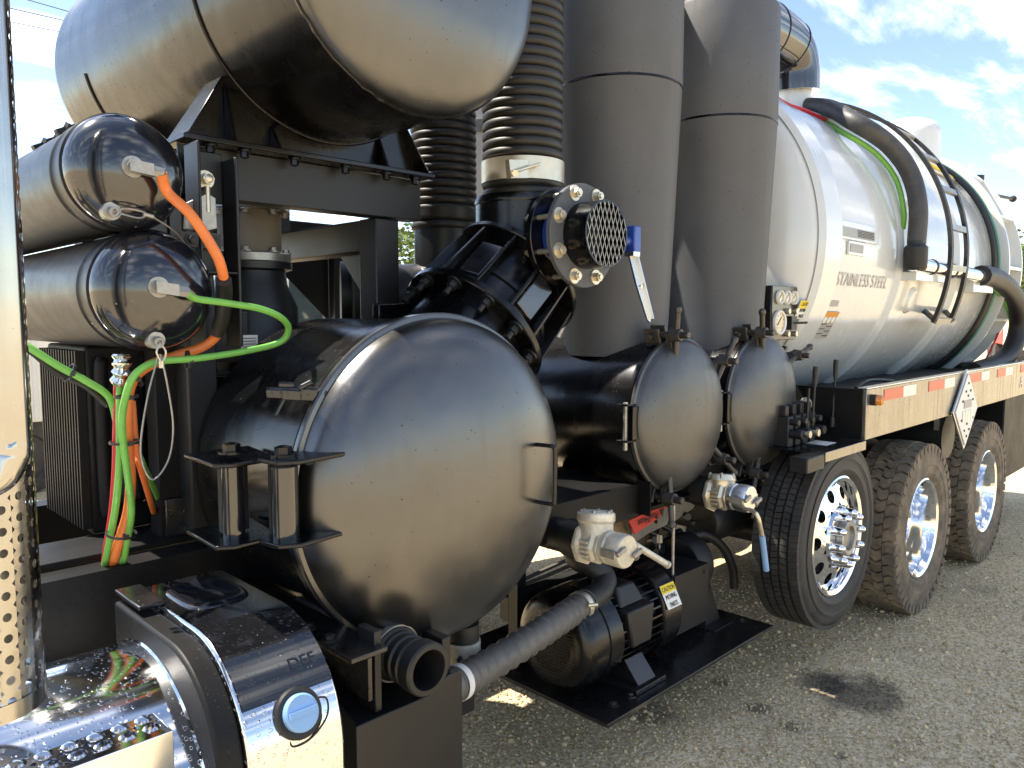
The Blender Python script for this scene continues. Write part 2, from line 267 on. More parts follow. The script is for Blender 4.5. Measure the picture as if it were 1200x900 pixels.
# ------------------------------------------------------------------ ground
def ground():
    m = bpy.data.materials.new('gravel'); m.use_nodes = True; t = m.node_tree; n = t.nodes; l = t.links; b = n['Principled BSDF']
    tcn = n.new('ShaderNodeTexCoord'); b.inputs['Roughness'].default_value = .95; b.inputs['Specular IOR Level'].default_value = .15
    vo = n.new('ShaderNodeTexVoronoi'); vo.inputs['Scale'].default_value = 75; l.new(tcn.outputs['Object'], vo.inputs['Vector'])
    vo2 = n.new('ShaderNodeTexVoronoi'); vo2.inputs['Scale'].default_value = 32; l.new(tcn.outputs['Object'], vo2.inputs['Vector'])
    r = n.new('ShaderNodeValToRGB'); e = r.color_ramp.elements; e[0].color = (.43, .33, .195, 1); e[1].color = (.74, .62, .43, 1); x = r.color_ramp.elements.new(.5); x.color = (.6, .48, .305, 1)
    sx = n.new('ShaderNodeSeparateXYZ'); l.new(vo.outputs['Color'], sx.inputs[0]); l.new(sx.outputs[0], r.inputs[0])
    nz = n.new('ShaderNodeTexNoise'); nz.inputs['Scale'].default_value = .9; nz.inputs['Detail'].default_value = 8; nz.inputs['Roughness'].default_value = .6; l.new(tcn.outputs['Object'], nz.inputs['Vector'])
    mr = n.new('ShaderNodeMapRange'); mr.inputs[1].default_value = .3; mr.inputs[2].default_value = .7; mr.inputs[3].default_value = .78; mr.inputs[4].default_value = 1.18; l.new(nz.outputs['Fac'], mr.inputs[0])
    mu = n.new('ShaderNodeMixRGB'); mu.blend_type = 'MULTIPLY'; mu.inputs[0].default_value = 1; l.new(r.outputs[0], mu.inputs[1]); l.new(mr.outputs[0], mu.inputs[2])
    out = mu.outputs[0]
    # oil stains: a large one and a few drips, soaked into the gravel
    nw = n.new('ShaderNodeTexNoise'); nw.inputs['Scale'].default_value = 7; nw.inputs['Detail'].default_value = 7; nw.inputs['Roughness'].default_value = .7; l.new(tcn.outputs['Object'], nw.inputs['Vector'])
    for (px, py, rad, amt) in ((1006, 812, .22, .66), (965, 800, .14, .6), (890, 830, .06, .6), (928, 852, .055, .6), (845, 800, .05, .5), (985, 886, .035, .5), (760, 835, .14, .5), (1150, 690, .1, .3)):
        g = at(px, py, Z=0)
        su = n.new('ShaderNodeVectorMath'); su.operation = 'SUBTRACT'; su.inputs[1].default_value = (g.x, g.y, 0); l.new(tcn.outputs['Object'], su.inputs[0])
        le = n.new('ShaderNodeVectorMath'); le.operation = 'LENGTH'; l.new(su.outputs[0], le.inputs[0])
        ad = n.new('ShaderNodeMath'); ad.operation = 'MULTIPLY_ADD'; ad.inputs[1].default_value = rad * 1.7; l.new(nw.outputs['Fac'], ad.inputs[0]); l.new(le.outputs['Value'], ad.inputs[2])
        k = n.new('ShaderNodeMapRange'); k.inputs[1].default_value = rad * 1.95; k.inputs[2].default_value = rad * 1.45; k.inputs[3].default_value = 0; k.inputs[4].default_value = amt; l.new(ad.outputs[0], k.inputs[0])
        mxn = n.new('ShaderNodeMixRGB'); mxn.inputs[2].default_value = (.035, .03, .028, 1); l.new(k.outputs[0], mxn.inputs[0]); l.new(out, mxn.inputs[1]); out = mxn.outputs[0]
    l.new(out, b.inputs['Base Color'])
    b1 = n.new('ShaderNodeBump'); b1.inputs['Strength'].default_value = .6; b1.inputs['Distance'].default_value = .008; b1.invert = True; l.new(vo.outputs['Distance'], b1.inputs['Height'])
    b2 = n.new('ShaderNodeBump'); b2.inputs['Strength'].default_value = .7; b2.inputs['Distance'].default_value = .03; l.new(nw.outputs['Fac'], b2.inputs['Height']); l.new(b1.outputs[0], b2.inputs['Normal'])
    l.new(b2.outputs[0], b.inputs['Normal']); MATS['gravel'] = m
    mb = MB(); R = 600.; mb.add([(-R, -R, 0), (R, -R, 0), (R, R, 0), (-R, R, 0)], [(0, 1, 2, 3)])
    build(mb, 'ground', 'gravel', kind='structure')
    # loose stones
    pm = bpy.data.materials.new('pebble'); pm.use_nodes = True; t = pm.node_tree; n = t.nodes; l = t.links; b = n['Principled BSDF']; b.inputs['Roughness'].default_value = .9; b.inputs['Specular IOR Level'].default_value = .2
    a = n.new('ShaderNodeAttribute'); a.attribute_name = 'tint'; l.new(a.outputs['Color'], b.inputs['Base Color'])
    g = (1 + 5 ** .5) / 2
    base = np.array([(-1, g, 0), (1, g, 0), (-1, -g, 0), (1, -g, 0), (0, -1, g), (0, 1, g), (0, -1, -g), (0, 1, -g), (g, 0, -1), (g, 0, 1), (-g, 0, -1), (-g, 0, 1)]) / 1.9
    fc = np.array([(0, 11, 5), (0, 5, 1), (0, 1, 7), (0, 7, 10), (0, 10, 11), (1, 5, 9), (5, 11, 4), (11, 10, 2), (10, 7, 6), (7, 1, 8), (3, 9, 4), (3, 4, 2), (3, 2, 6), (3, 6, 8), (3, 8, 9), (4, 9, 5), (2, 4, 11), (6, 2, 10), (8, 6, 7), (9, 8, 1)])
    n1 = 66000
    x = rng.uniform(.9, 8.5, n1); y = rng.uniform(-.6, 2.6, n1)
    keep = rng.uniform(0, 1, n1) < np.clip(1.25 - (x + y) / 9, .15, 1); x = x[keep]; y = y[keep]
    x = np.concatenate([x, rng.uniform(1, 6, 5000)]); y = np.concatenate([y, rng.uniform(2.4, 6, 5000)])
    k = len(x); sc = rng.uniform(.0028, .0068, k) * np.where(rng.uniform(0, 1, k) < .05, 1.9, 1)
    vv = base[None] * rng.uniform(.7, 1.25, (k, 12, 3)); vv *= (sc[:, None] * rng.uniform(.65, 1.3, (k, 3)))[:, None, :]
    th = rng.uniform(0, 6.28, k); cs, sn = np.cos(th)[:, None], np.sin(th)[:, None]
    X = vv[:, :, 0] * cs - vv[:, :, 1] * sn; Y = vv[:, :, 0] * sn + vv[:, :, 1] * cs
    vv = np.stack([X + x[:, None], Y + y[:, None], vv[:, :, 2] + (sc * .35)[:, None]], 2).reshape(-1, 3)
    ff = (fc[None] + (np.arange(k) * 12)[:, None, None]).reshape(-1, 3)
    me = bpy.data.meshes.new('loose_gravel'); me.vertices.add(len(vv)); me.vertices.foreach_set('co', vv.ravel())
    me.loops.add(len(ff) * 3); me.loops.foreach_set('vertex_index', ff.ravel()); me.polygons.add(len(ff)); me.polygons.foreach_set('loop_start', np.arange(len(ff)) * 3)
    me.update(calc_edges=True)
    tint = np.array([.61, .49, .31])[None] * rng.uniform(.6, 1.25, (k, 1)) + rng.uniform(-.03, .03, (k, 3))
    for (px, py, rad) in ((1006, 812, .2), (965, 800, .11)):
        q = at(px, py, Z=0); dd = np.hypot(x - q.x, y - q.y); wgt = np.clip((rad * 1.25 - dd) / (rad * .5), 0, 1)[:, None] * .75; tint = tint * (1 - wgt) + .04 * wgt
    at_ = me.color_attributes.new('tint', 'FLOAT_COLOR', 'POINT'); at_.data.foreach_set('color', np.repeat(np.concatenate([np.clip(tint, .02, 1), np.ones((k, 1))], 1), 12, 0).ravel())
    me.materials.append(pm); o = bpy.data.objects.new('loose_gravel', me); link(o, None, (0, 0, 0)); o['kind'] = 'stuff'; o['label'] = 'loose tan gravel stones scattered on the yard'; o['category'] = 'gravel'
ground()
# ================================================================== THE TRUCK
T = empty('vacuum_truck', (4, 2.65, 0), None, 'black and white vacuum tanker truck with domed separators, air hoses and polished wheels', 'truck')
# ---- chassis
fr = empty('chassis', (3.5, 2.65, .8), T)
for y in (2.15, 3.06):
    b = MB(); b.box(-1.6, 8.5, y, y + .012, .80, 1.08); b.box(-1.6, 8.5, y + .012, y + .09, 1.068, 1.08); b.box(-1.6, 8.5, y + .012, y + .09, .80, .812); build(b, 'frame_rail', 'flat_black', fr)
for x in (-.6, .4, 2.2, 3.3, 4.3, 5.5, 7.2, 8.3):
    b = MB(); b.box(x, x + .08, 2.163, 3.06, .84, 1.04); build(b, 'crossmember', 'dark_steel', fr)
b = MB(); b.box(-.9, 1.9, 2.245, 2.46, 1.082, 1.10); build(b, 'frame_shelf', 'flat_black', fr, bevel=.003)
b = MB(); b.box(3.9, 8.4, 2.16, 2.3, 1.082, 1.36); b.box(3.9, 8.4, 3.0, 3.14, 1.082, 1.36); build(b, 'subframe', 'dark_steel', fr)
b = MB(); b.cyl((4.2, 2.62, .62), (8.0, 2.62, .62), .06); build(b, 'drive_shaft', 'dark_steel', fr)
b = MB(); b.cyl((4.86, 1.9, .52), (4.86, 3.4, .52), .075); b.cyl((6.22, 1.9, .52), (6.22, 3.4, .52), .075); b.lathe((4.86, 2.65, .52), (0, 1, 0), [(0, -.2), (.12, -.17), (.2, 0), (.12, .17), (0, .2)], 24); b.lathe((6.22, 2.65, .52), (0, 1, 0), [(0, -.2), (.12, -.17), (.2, 0), (.12, .17), (0, .2)], 24)
b.box(4.5, 6.6, 2.05, 2.13, .58, .68); b.box(4.5, 6.6, 3.17, 3.25, .58, .68); b.cyl((3.73, 1.8, .62), (3.73, 3.5, .62), .06); build(b, 'rear_axle', 'dark_steel', fr)
# ---- exhaust stack
ex = empty('exhaust_stack', (.185, 1.56, 1.1), T, 'chrome exhaust stack with perforated heat shield')
EXC = V((.2445, 1.522)); EXR = .1
def perforated(c, R, z0, z1, ncol, hr):
    b = MB(); cw = 2 * PI / ncol; ch = cw * R * 1.12; nr = int((z1 - z0) / ch)
    for i in range(ncol):
        for j in range(nr):
            zc = z0 + (j + .5 + (.5 if i % 2 else 0)) * ch; a0 = i * cw; vs = []; k = 16
            for q in range(k):
                t = 2 * PI * (q + .5) / k; cx, cz = math.cos(t), math.sin(t); s = max(abs(cx), abs(cz))
                for (da, dz) in ((cx * hr / R, cz * hr), (cx / s * cw / 2, cz / s * ch / 2)):
                    a = a0 + da; vs.append((c.x + R * math.cos(a), c.y + R * math.sin(a), zc + dz))
            b.add(vs, [(2 * q, 2 * q + 1, (2 * q + 3) % (2 * k), (2 * q + 2) % (2 * k)) for q in range(k)])
    return b
o = build(perforated(EXC, EXR, 1.10, 3.1, 20, .0072), 'heat_shield', 'stainless', ex, sa=60)
b = MB(); b.lathe((EXC.x, EXC.y, 1.085), (0, 0, 1), [(EXR - .004, 0), (EXR + .0015, 0), (EXR + .0015, .03), (EXR - .004, .03)], 64); build(b, 'shield_rim', 'stainless', ex)
b = MB(); b.cyl((EXC.x, EXC.y, 1.12), (EXC.x, EXC.y, 3.2), .072, n=40); build(b, 'exhaust_pipe', 'galvanised', ex)
gx, gy = at(3, 300, Y=1.3).x, 1.3
b = MB(); b.tube([(gx, gy, 3.0), (gx, gy, 1.7), (gx, gy, 1.56), (gx - .003, gy, 1.535), (gx - .014, gy + .004, 1.512), (gx - .035, gy + .01, 1.5), (gx - .06, gy + .02, 1.497), (gx - .12, gy + .05, 1.495)], .0215, 20); build(b, 'grab_bar', 'stainless', T, 'polished vertical grab bar in front of the exhaust')
# ---- fuel tank
FY, FZ, FR = 1.745, .66, .35
ft = build(MB().lathe((-1.2, FY, FZ), (1, 0, 0), [(0, 0), (FR * .9, 0), (FR, .05), (FR, 1.79), (FR + .006, 1.795), (FR + .006, 1.81), (FR, 1.815), (FR * .98, 1.82), (FR * .7, 1.835), (0, 1.84)], 128), 'fuel_tank', 'chrome', T, 'polished cylindrical fuel tank covered in water droplets')
b = MB(); b.lathe((.10, FY, FZ), (1, 0, 0), [(FR + .002, 0), (FR + .008, 0), (FR + .008, .045), (FR + .002, .045)], 96); build(b, 'strap', 'rubber', ft)
b = MB(); b.lathe((-.75, FY, FZ), (1, 0, 0), [(FR + .002, 0), (FR + .008, 0), (FR + .008, .045), (FR + .002, .045)], 96); build(b, 'strap', 'rubber', ft)
b = MB(); b.cyl((.05, 1.45, .90), (.05, 1.37, .78), .014); b.bolt((.05, 1.37, .78), (0, -.7, -.7), .02, .02); b.box(.03, .09, 1.50, 1.58, .90, .95); build(b, 'strap_bolt', 'galvanised', ft)
# step with round holes
def plate_holes(o, ex_, ey_, nx, ny, cell, hr, th):
    b = MB(); ex_ = V(ex_); ey_ = V(ey_); o = V(o); k = 16; n_ = ex_.cross(ey_).normalized() * th
    for i in range(nx):
        for j in range(ny):
            c = o + ex_ * (i + .5) * cell + ey_ * (j + .5) * cell; vs = []
            for q in range(k):
                t = 2 * PI * (q + .5) / k; cx, cy = math.cos(t), math.sin(t); s = max(abs(cx), abs(cy))
                vs += [c + (ex_ * cx + ey_ * cy) * hr + n_, c + (ex_ * cx + ey_ * cy) * hr * 1.3, c + (ex_ * cx / s + ey_ * cy / s) * cell / 2]
            f = []
            for q in range(k):
                r = (q + 1) % k; f += [(3 * q, 3 * q + 1, 3 * r + 1, 3 * r), (3 * q + 1, 3 * q + 2, 3 * r + 2, 3 * r + 1)]
            b.add(vs, f)
    return b
st = build(plate_holes((.535, 1.475, .952), (-1, 0, 0), (0, 1, 0), 16, 3, .043, .0125, -.004), 'step', 'chrome', T, 'chrome step tread with round grip holes')
b = MB(); b.box(-.153, .538, 1.455, 1.4745, .80, .954); b.box(.5355, .5385, 1.475, 1.6, .93, .953); build(b, 'step_lip', 'polished', st, bevel=.003)
# ---- DEF tank
DY, DZ, DR = 1.62, .825, .25
def dprof(R, x, k=24):
    d_ = DR - R
    return [V((x, 1.95, DZ + R))] + [V((x, DY - R * math.sin(t), DZ + R * math.cos(t))) for t in [PI / 2 * i / k for i in range(k + 1)]] + [V((x, DY - R * math.sin(t), .62 + R * math.cos(t))) for t in [PI / 2 + PI / 2 * i / k for i in range(k + 1)]] + [V((x, 1.95, .62 - R))]
df = build(MB().prism(dprof(DR, .648), (.215, 0, 0)), 'fluid_tank', 'chrome', T, 'rounded chrome tank with blue filler cap', bevel=.006)
refl_prof = [(1.95, DZ + DR + .0025)] + [(DY - (DR + .0025) * math.sin(t), DZ + (DR + .0025) * math.cos(t)) for t in [math.radians(57) * i / 20 for i in range(21)]]; b = MB()  # black sheet stands in for the separator's dark reflection in the chrome
for (y0, z0), (y1, z1) in zip(refl_prof, refl_prof[1:]): b.add([(.655, y0, z0), (.655, y1, z1), (.858, y1, z1), (.858, y0, z0)], [(0, 1, 2, 3)])
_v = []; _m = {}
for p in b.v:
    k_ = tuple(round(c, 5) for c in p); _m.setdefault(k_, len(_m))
b.f = [tuple(_m[tuple(round(c, 5) for c in b.v[i])] for i in f_) for f_ in b.f]; b.v = list(_m.keys()); build(b, 'reflection_sheet', 'wet_reflection', df, label='black sheet painted in as the dark reflection on the wet chrome tank')
b = MB(); b.prism(dprof(DR - .014, .594), (.054, 0, 0)); build(b, 'end_cap', 'flat_black', df, bevel=.008)
b = MB(); b.box(.60, .66, 1.80, 1.96, 1.0755, 1.086); build(b, 'hold_down', 'wet_black', df, bevel=.003)
b = MB(); k = 48; rows = []
for (q, h) in ((1, -.001), (.96, .005), (.88, .0085), (.76, .008), (.68, .003), (.01, .002)):
    rows.append([(.757 + math.copysign(abs(math.cos(t)) ** .55, math.cos(t)) * .078 * q, 1.80 + math.copysign(abs(math.sin(t)) ** .55, math.sin(t)) * .105 * q, DZ + DR + .002 + h) for t in [2 * PI * i / k for i in range(k)]])
b.add([p for r_ in rows for p in r_], [(i * k + j, i * k + (j + 1) % k, (i + 1) * k + (j + 1) % k, (i + 1) * k + j) for i in range(len(rows) - 1) for j in range(k)])
build(b, 'access_cover', 'gloss_black', df)
ca = math.radians(66); cn = V((0, -math.sin(ca), math.cos(ca))); cp = V((.765, DY, DZ)) + cn * DR
b = MB(); b.lathe(cp, cn, [(.052, -.004), (.052, .006), (.048, .01), (.036, .009), (.036, -.004)], 48); build(b, 'filler_ring', 'dark_steel', df)
b = MB(); b.lathe(cp, cn, [(.038, 0), (.038, .02), (.034, .024), (0, .024)], 40); e1, e2, _ = frame_of(cn); b.obox(cp + cn * .027, (e1, e2, cn), (.031, .006, .0035)); build(b, 'filler_cap', 'blue_cap', df)
b = MB(); b.tube([cp + cn * .02 + V((.034, 0, .02)), cp + cn * .03 + V((.052, 0, .01)), cp + cn * .022 + V((.056, 0, -.03)), cp + cn * .02 + V((.02, 0, -.062)), cp + cn * .02 + V((-.02, 0, -.065)), cp + cn * .012 + V((-.028, 0, -.045))], .0022, 6); build(b, 'cap_tether', 'rubber', df)
ta = math.radians(46); tn = V((0, -math.sin(ta), math.cos(ta)))
text('DEF', 'embossed_letters', .034, V((.775, DY, DZ)) + tn * (DR + .0035), (1, 0, 0), (0, math.cos(ta), math.sin(ta)), 'wet_reflection', df, sx=1.1)
# ---- air tanks
def air_tank(x, z, R, yr, lab, port, plug):
    b = MB(); k = 14; dep = .085
    b.lathe((x, yr, z), (0, 1, 0), [(R, 0), (R + .004, .004), (R + .004, .03), (R, .036), (R, .075), (R + .003, .08), (R + .003, .09), (R, .095), (R, 1.2), (R * .7, 1.27), (0, 1.3)], 96)
    t = build(b, 'air_tank', 'tank_side', T, lab)
    build(MB().dish((x, yr, z), (0, -1, 0), R, dep, 96, lip=.002), 'tank_head', 'gloss_black', t)
    def onhead(dx_, dz_):
        q = math.hypot(dx_, dz_) / R; return V((x + dx_, yr - dep * math.sqrt(max(0, 1 - q * q)), z + dz_))
    p = onhead(*port); b = MB(); b.cyl(p + V((0, .012, 0)), p + V((0, -.008, 0)), .024); b.cyl(p, p + V((0, -.02, 0)), .017, n=6)
    b.obox(p + V((.012, -.026, -.004)), ((1, -.25, -.15), (0, 0, 1), (.25, 1, 0)), (.024, .013, .013)); b.cyl(p + V((.034, -.03, -.008)), p + V((.056, -.036, -.012)), .013, n=6); build(b, 'port_fitting', 'galvanised', t)
    g = onhead(*plug); b = MB(); b.cyl(g + V((0, .012, 0)), g + V((0, -.014, 0)), .02); b.cyl(g + V((0, -.014, 0)), g + V((0, -.03, -.003)), .011, n=6)
    e_ = g + V((0, -.032, -.003)); b.lathe(e_ + V((0, -.002, -.001)), (.6, .8, 0), [(.006, -.003), (.0105, -.003), (.0105, .003), (.006, .003), (.006, -.003)], 20); build(b, 'drain_plug', 'galvanised', t)
    return t, p, g
RA = .148
tA, pA, gA = air_tank(.653, 2.077, .131, 1.93, 'upper gloss black air tank with orange hose fitting', (-.012, .0), (-.05, -.098))
tB, pB, gB = air_tank(.707, 1.806, .142, 1.93, 'lower gloss black air tank with green hose fitting', (-.02, .005), (-.018, -.118))
b = MB()
for k, (dx_, dz_) in enumerate(((0, 0), (.03, .02), (.055, .05), (.06, .01))):
    c = at(52, 178, Y=2.35) + V((dx_, 0, dz_)); b.cyl(c + V((0, 0, -.05)), c, .013); b.cyl(c, c + V((.012, -.01, .03)), .016, n=6); b.obox(c + V((0, 0, .012)), ((1, .2, .5), (0, 1, 0), (-.5, 0, 1)), (.028, .012, .012))
build(b, 'manifold_fittings', 'dark_steel', tA)
b = MB(); e_ = gA + V((0, -.034, -.003)); b.tube([e_, e_ + V((.02, -.004, .008)), e_ + V((.05, -.004, .006)), e_ + V((.068, 0, 0)), e_ + V((.05, -.002, -.01)), e_ + V((.02, -.004, -.006)), e_], .0022, 6); b.cyl(e_ + V((.06, 0, 0)), e_ + V((.082, 0, -.004)), .005); b.tube([e_ + V((.08, 0, -.004)), e_ + V((.14, .03, -.03)), e_ + V((.2, .1, -.06))], .002, 6); build(b, 'pull_cable', 'galvanised', tA)
b = MB(); e_ = gB + V((0, -.034, -.006)); b.tube([e_, e_ + V((-.01, -.004, -.02)), e_ + V((-.005, -.004, -.036)), e_ + V((0, -.004, -.043)), e_ + V((.008, -.004, -.034)), e_ + V((.01, -.004, -.018)), e_], .0022, 6); b.cyl(e_ + V((0, -.004, -.042)), e_ + V((0, -.004, -.058)), .006); build(b, 'pull_cable', 'zinc', tB)
YH = 1.86
b = MB(); b.tube([at(186, 415, YH), at(172, 470, YH), at(165, 530, YH), at(178, 562, YH), at(197, 540, YH), at(203, 500, YH), at(196, 450, YH), at(188, 415, YH)], .0023, 6); build(b, 'cable_loop', 'galvanised', T, 'thin steel drain cable loop hanging below the air tank')
# ---- hoses of the air system
def hose(pts, r, m, label, name='air_hose'):
    return build(MB().tube(pts, r, 12), name, m, T, label)
pf = pA + V((.05, -.036, -.012))
hose([pf, at(196, 225, 1.83), at(222, 250, 1.8), at(246, 285, 1.79), at(259, 312, 1.8), at(263, 345, 1.85), at(258, 385, 1.92), at(240, 405, 1.95), at(205, 417, 1.95), at(172, 430, 1.93), at(153, 452, 1.93), at(149, 500, 1.95), at(153, 560, 2.0), at(150, 600, 2.05), at(138, 640, 2.13), at(126, 684, 2.27)], .0125, 'orange', 'orange air hose curving down from the upper air tank')
b = MB(); b.tube([at(262, 328, 1.81), at(263, 345, 1.85), at(260, 372, 1.895), at(254, 390, 1.93)], .019, 14); build(b, 'hose_sleeve', 'rubber', T)
pg = pB + V((.05, -.036, -.012))
hose([pg, at(230, 350, 1.82), at(265, 355, 1.8), at(305, 362, 1.8), at(330, 373, 1.82), at(338, 386, 1.85), at(328, 401, 1.87), at(290, 411, 1.88), at(230, 420, 1.88), at(185, 424, 1.88), at(160, 437, 1.88), at(148, 462, 1.89), at(143, 500, 1.92), at(150, 560, 1.96), at(154, 600, 2.02), at(148, 640, 2.12), at(140, 684, 2.27)], .0085, 'green', 'lime green air hose looping out from the lower air tank')
hose([at(141, 440, 1.96), at(140, 480, 1.96), at(140, 540, 1.98), at(136, 590, 2.02), at(128, 635, 2.12), at(118, 686, 2.27)], .0085, 'green', 'green air hose running straight down beside the red hose')
hose([at(137, 450, 1.98), at(136, 500, 1.98), at(135, 550, 2.0), at(131, 600, 2.06), at(124, 645, 2.16), at(119, 684, 2.28)], .008, 'red', 'dark red air hose below the foil wrap')
hose([at(155, 470, 2.0), at(160, 530, 2.0), at(166, 552, 2.02), at(180, 600, 2.33)], .008, 'orange', 'short orange hose branching behind the hose bundle')
hose([at(150, 480, 2.02), at(158, 520, 2.02), at(168, 545, 2.06), at(186, 585, 2.33)], .008, 'green', 'short green hose branching behind the hose bundle')
hose([at(20, 398, 2.0), at(42, 412, 1.98), at(70, 430, 1.97), at(100, 446, 1.97), at(128, 466, 1.98), at(138, 500, 2.0)], .0085, 'green', 'dull green hose sagging out from behind the exhaust')
hose([at(20, 400, 2.02), at(42, 416, 2.0), at(68, 438, 2.0), at(100, 452, 2.0), at(126, 475, 2.02)], .008, 'rubber', 'black hose sagging beside the green hose')
b = MB(); b.tube([at(143, 415, 1.95), at(143, 432, 1.95), at(140, 450, 1.965)], lambda t: .02 + .003 * math.sin(t * 23), 9); build(b, 'foil_wrap', 'foil', T, 'crumpled silver foil wrap')
def tie(c, axis, r):
    e1, e2, a = frame_of(V(axis)); b = MB(); b.lathe(c, a, [(r, -.003), (r + .003, -.003), (r + .003, .003), (r, .003), (r, -.003)], 24); b.obox(V(c) - V((0, r, 0)), (e1, e2, a), (.006, .006, .005)); return build(b, 'cable_tie', 'rubber', T)
tie(at(147, 518, 1.965), (0, 0, 1), .033); tie(at(142, 625, 2.075), (.1, -.2, 1), .034); tie(at(220, 422, 1.9), (1, -.2, 0), .021); tie(at(148, 465, 1.92), (0, 0, 1), .024); tie(at(157, 443, 1.92), (.7, 0, .7), .024); tie(at(82, 437, 1.985), (1, 0, -.5), .02)
# ---- cooler and uprights behind the hoses
co = empty('hydraulic_cooler', (.77, 2.6, 1.1), T, 'black finned cooler behind the hoses')
b = MB(); b.box(.70, .87, 2.45, 2.84, 1.10, 1.66); build(b, 'cooler_body', 'flat_black', co, bevel=.01)
for i in range(15):
    y = 2.456 + i * .0265; b = MB(); b.box(.675, .6995, y, y + .009, 1.12, 1.645)
    if i == 0: f0 = build(b, 'fin', 'flat_black', co)
    else: dup(f0, co, WORLD[f0.name] + V((0, i * .0265, 0)))
b = MB(); b.tube([(.745, 2.44, 1.60), (.735, 2.435, 1.58), (.735, 2.435, 1.2), (.75, 2.435, 1.165), (.80, 2.435, 1.155)], .02, 12); build(b, 'cooler_pipe', 'flat_black', co)
b = MB(); b.box(.77, .85, 2.415, 2.45, 1.18, 1.55); build(b, 'cooler_cover', 'gloss_black', co, bevel=.02)
up = empty('upright_post', (.87, 2.3, 1.08), T)
b = MB(); b.box(.835, .935, 2.29, 2.298, 1.08, 1.66); b.box(.835, .843, 2.298, 2.37, 1.08, 1.66); b.box(.927, .935, 2.298, 2.37, 1.08, 1.66); build(b, 'channel', 'flat_black', up, bevel=.002)
b = MB(); b.box(.846, .945, 2.278, 2.2895, 1.085, 1.21); build(b, 'foot_plate', 'wet_black', up, bevel=.003)
for z in (1.115, 1.17): b = MB(); b.bolt((.9, 2.278, z), (0, -1, 0), .012, .012); build(b, 'bolt', 'dark_steel', up)
b = MB(); b.box(1.0, 1.9, 2.62, 3.2, 1.1, 1.55); b.lathe((1.0, 2.85, 1.5), (1, 0, 0), [(0, 0), (.2, 0), (.2, .8), (0, .8)], 40); b.box(.95, 1.0, 2.4, 2.5, 1.08, 1.75); build(b, 'blower', 'satin_black', T, 'black vacuum blower housing behind the separator', bevel=.01)
b = MB(); b.box(.95, 1.16, 2.36, 2.40, 1.60, 1.76); b.box(.93, 1.3, 2.30, 2.33, 1.56, 1.575); build(b, 'junction_box', 'dark_steel', T, bevel=.006)
b = MB(); q = at(293, 402, 2.29); b.box(q.x - .03, q.x + .025, 2.288, 2.2905, q.z - .02, q.z + .025); jl = build(b, 'printed_label', 'white_print', T)
for k in range(4): build(MB().box(q.x - .024, q.x + .018, 2.2862, 2.2878, q.z + .014 - .009 * k, q.z + .016 - .009 * k), 'label_line', 'black_print', jl)
# ---- overhead tank
OX, OZ, OR, OY0, OY1 = 1.325, 2.705, .42, 1.68, 3.36
ot = build(MB().lathe((OX, OY0, OZ), (0, 1, 0), [(OR, 0), (OR, OY1 - OY0)], 128), 'overhead_tank', 'black_paint', T, 'large black cylindrical tank overhead on saddles')
build(MB().dish((OX, OY0, OZ), (0, -1, 0), OR, .13, 128, 24), 'tank_head', 'dome_paint', ot)
build(MB().dish((OX, OY1, OZ), (0, 1, 0), OR, .19, 128, 24), 'tank_head', 'black_paint', ot)
b = MB()
b.tube([(OX + (OR + random.uniform(0, .002)) * math.cos(2 * PI * a_ / 160), OY0 + random.uniform(-.002, .002), OZ + (OR + random.uniform(0, .002)) * math.sin(2 * PI * a_ / 160)) for a_ in range(161)], .0045, 6, 2)
build(b, 'weld_seam', 'black_paint', ot)
def wrap(y0, y1, r, a0, a1, th=.008):
    b = MB(); pr = [(r, y0), (r + th, y0), (r + th, y1), (r, y1), (r, y0)]
    b.lathe((OX, 0, OZ), (0, 1, 0), pr, 48, ang=(a0, a1), e=(1, 0, 0)); return b
# saddles wrap the tank underside; e=(1,0,0), e2 = a x e = y x x = -z  -> angle measured downwards
for y in (2.13, 3.05): build(wrap(y, y + .17, OR - .001, math.radians(14), math.radians(166)), 'wear_plate', 'black_paint', ot, bevel=.004)
build(MB().cyl((1.30, 2.62, OZ - OR - .06), (1.30, 2.62, OZ - OR + .05), .11, n=40), 'bottom_outlet', 'black_paint', ot)
b = MB(); b.cyl((.98, 2.9, OZ + .2), (.98, 2.9, OZ + .75), .05); b.lathe((.9, 2.9, OZ + .62), (0, 0, 1), [(0, 0), (.2, .02), (.26, .12), (.26, .3), (0, .32)], 40); build(b, 'top_nozzle', 'black_paint', ot)
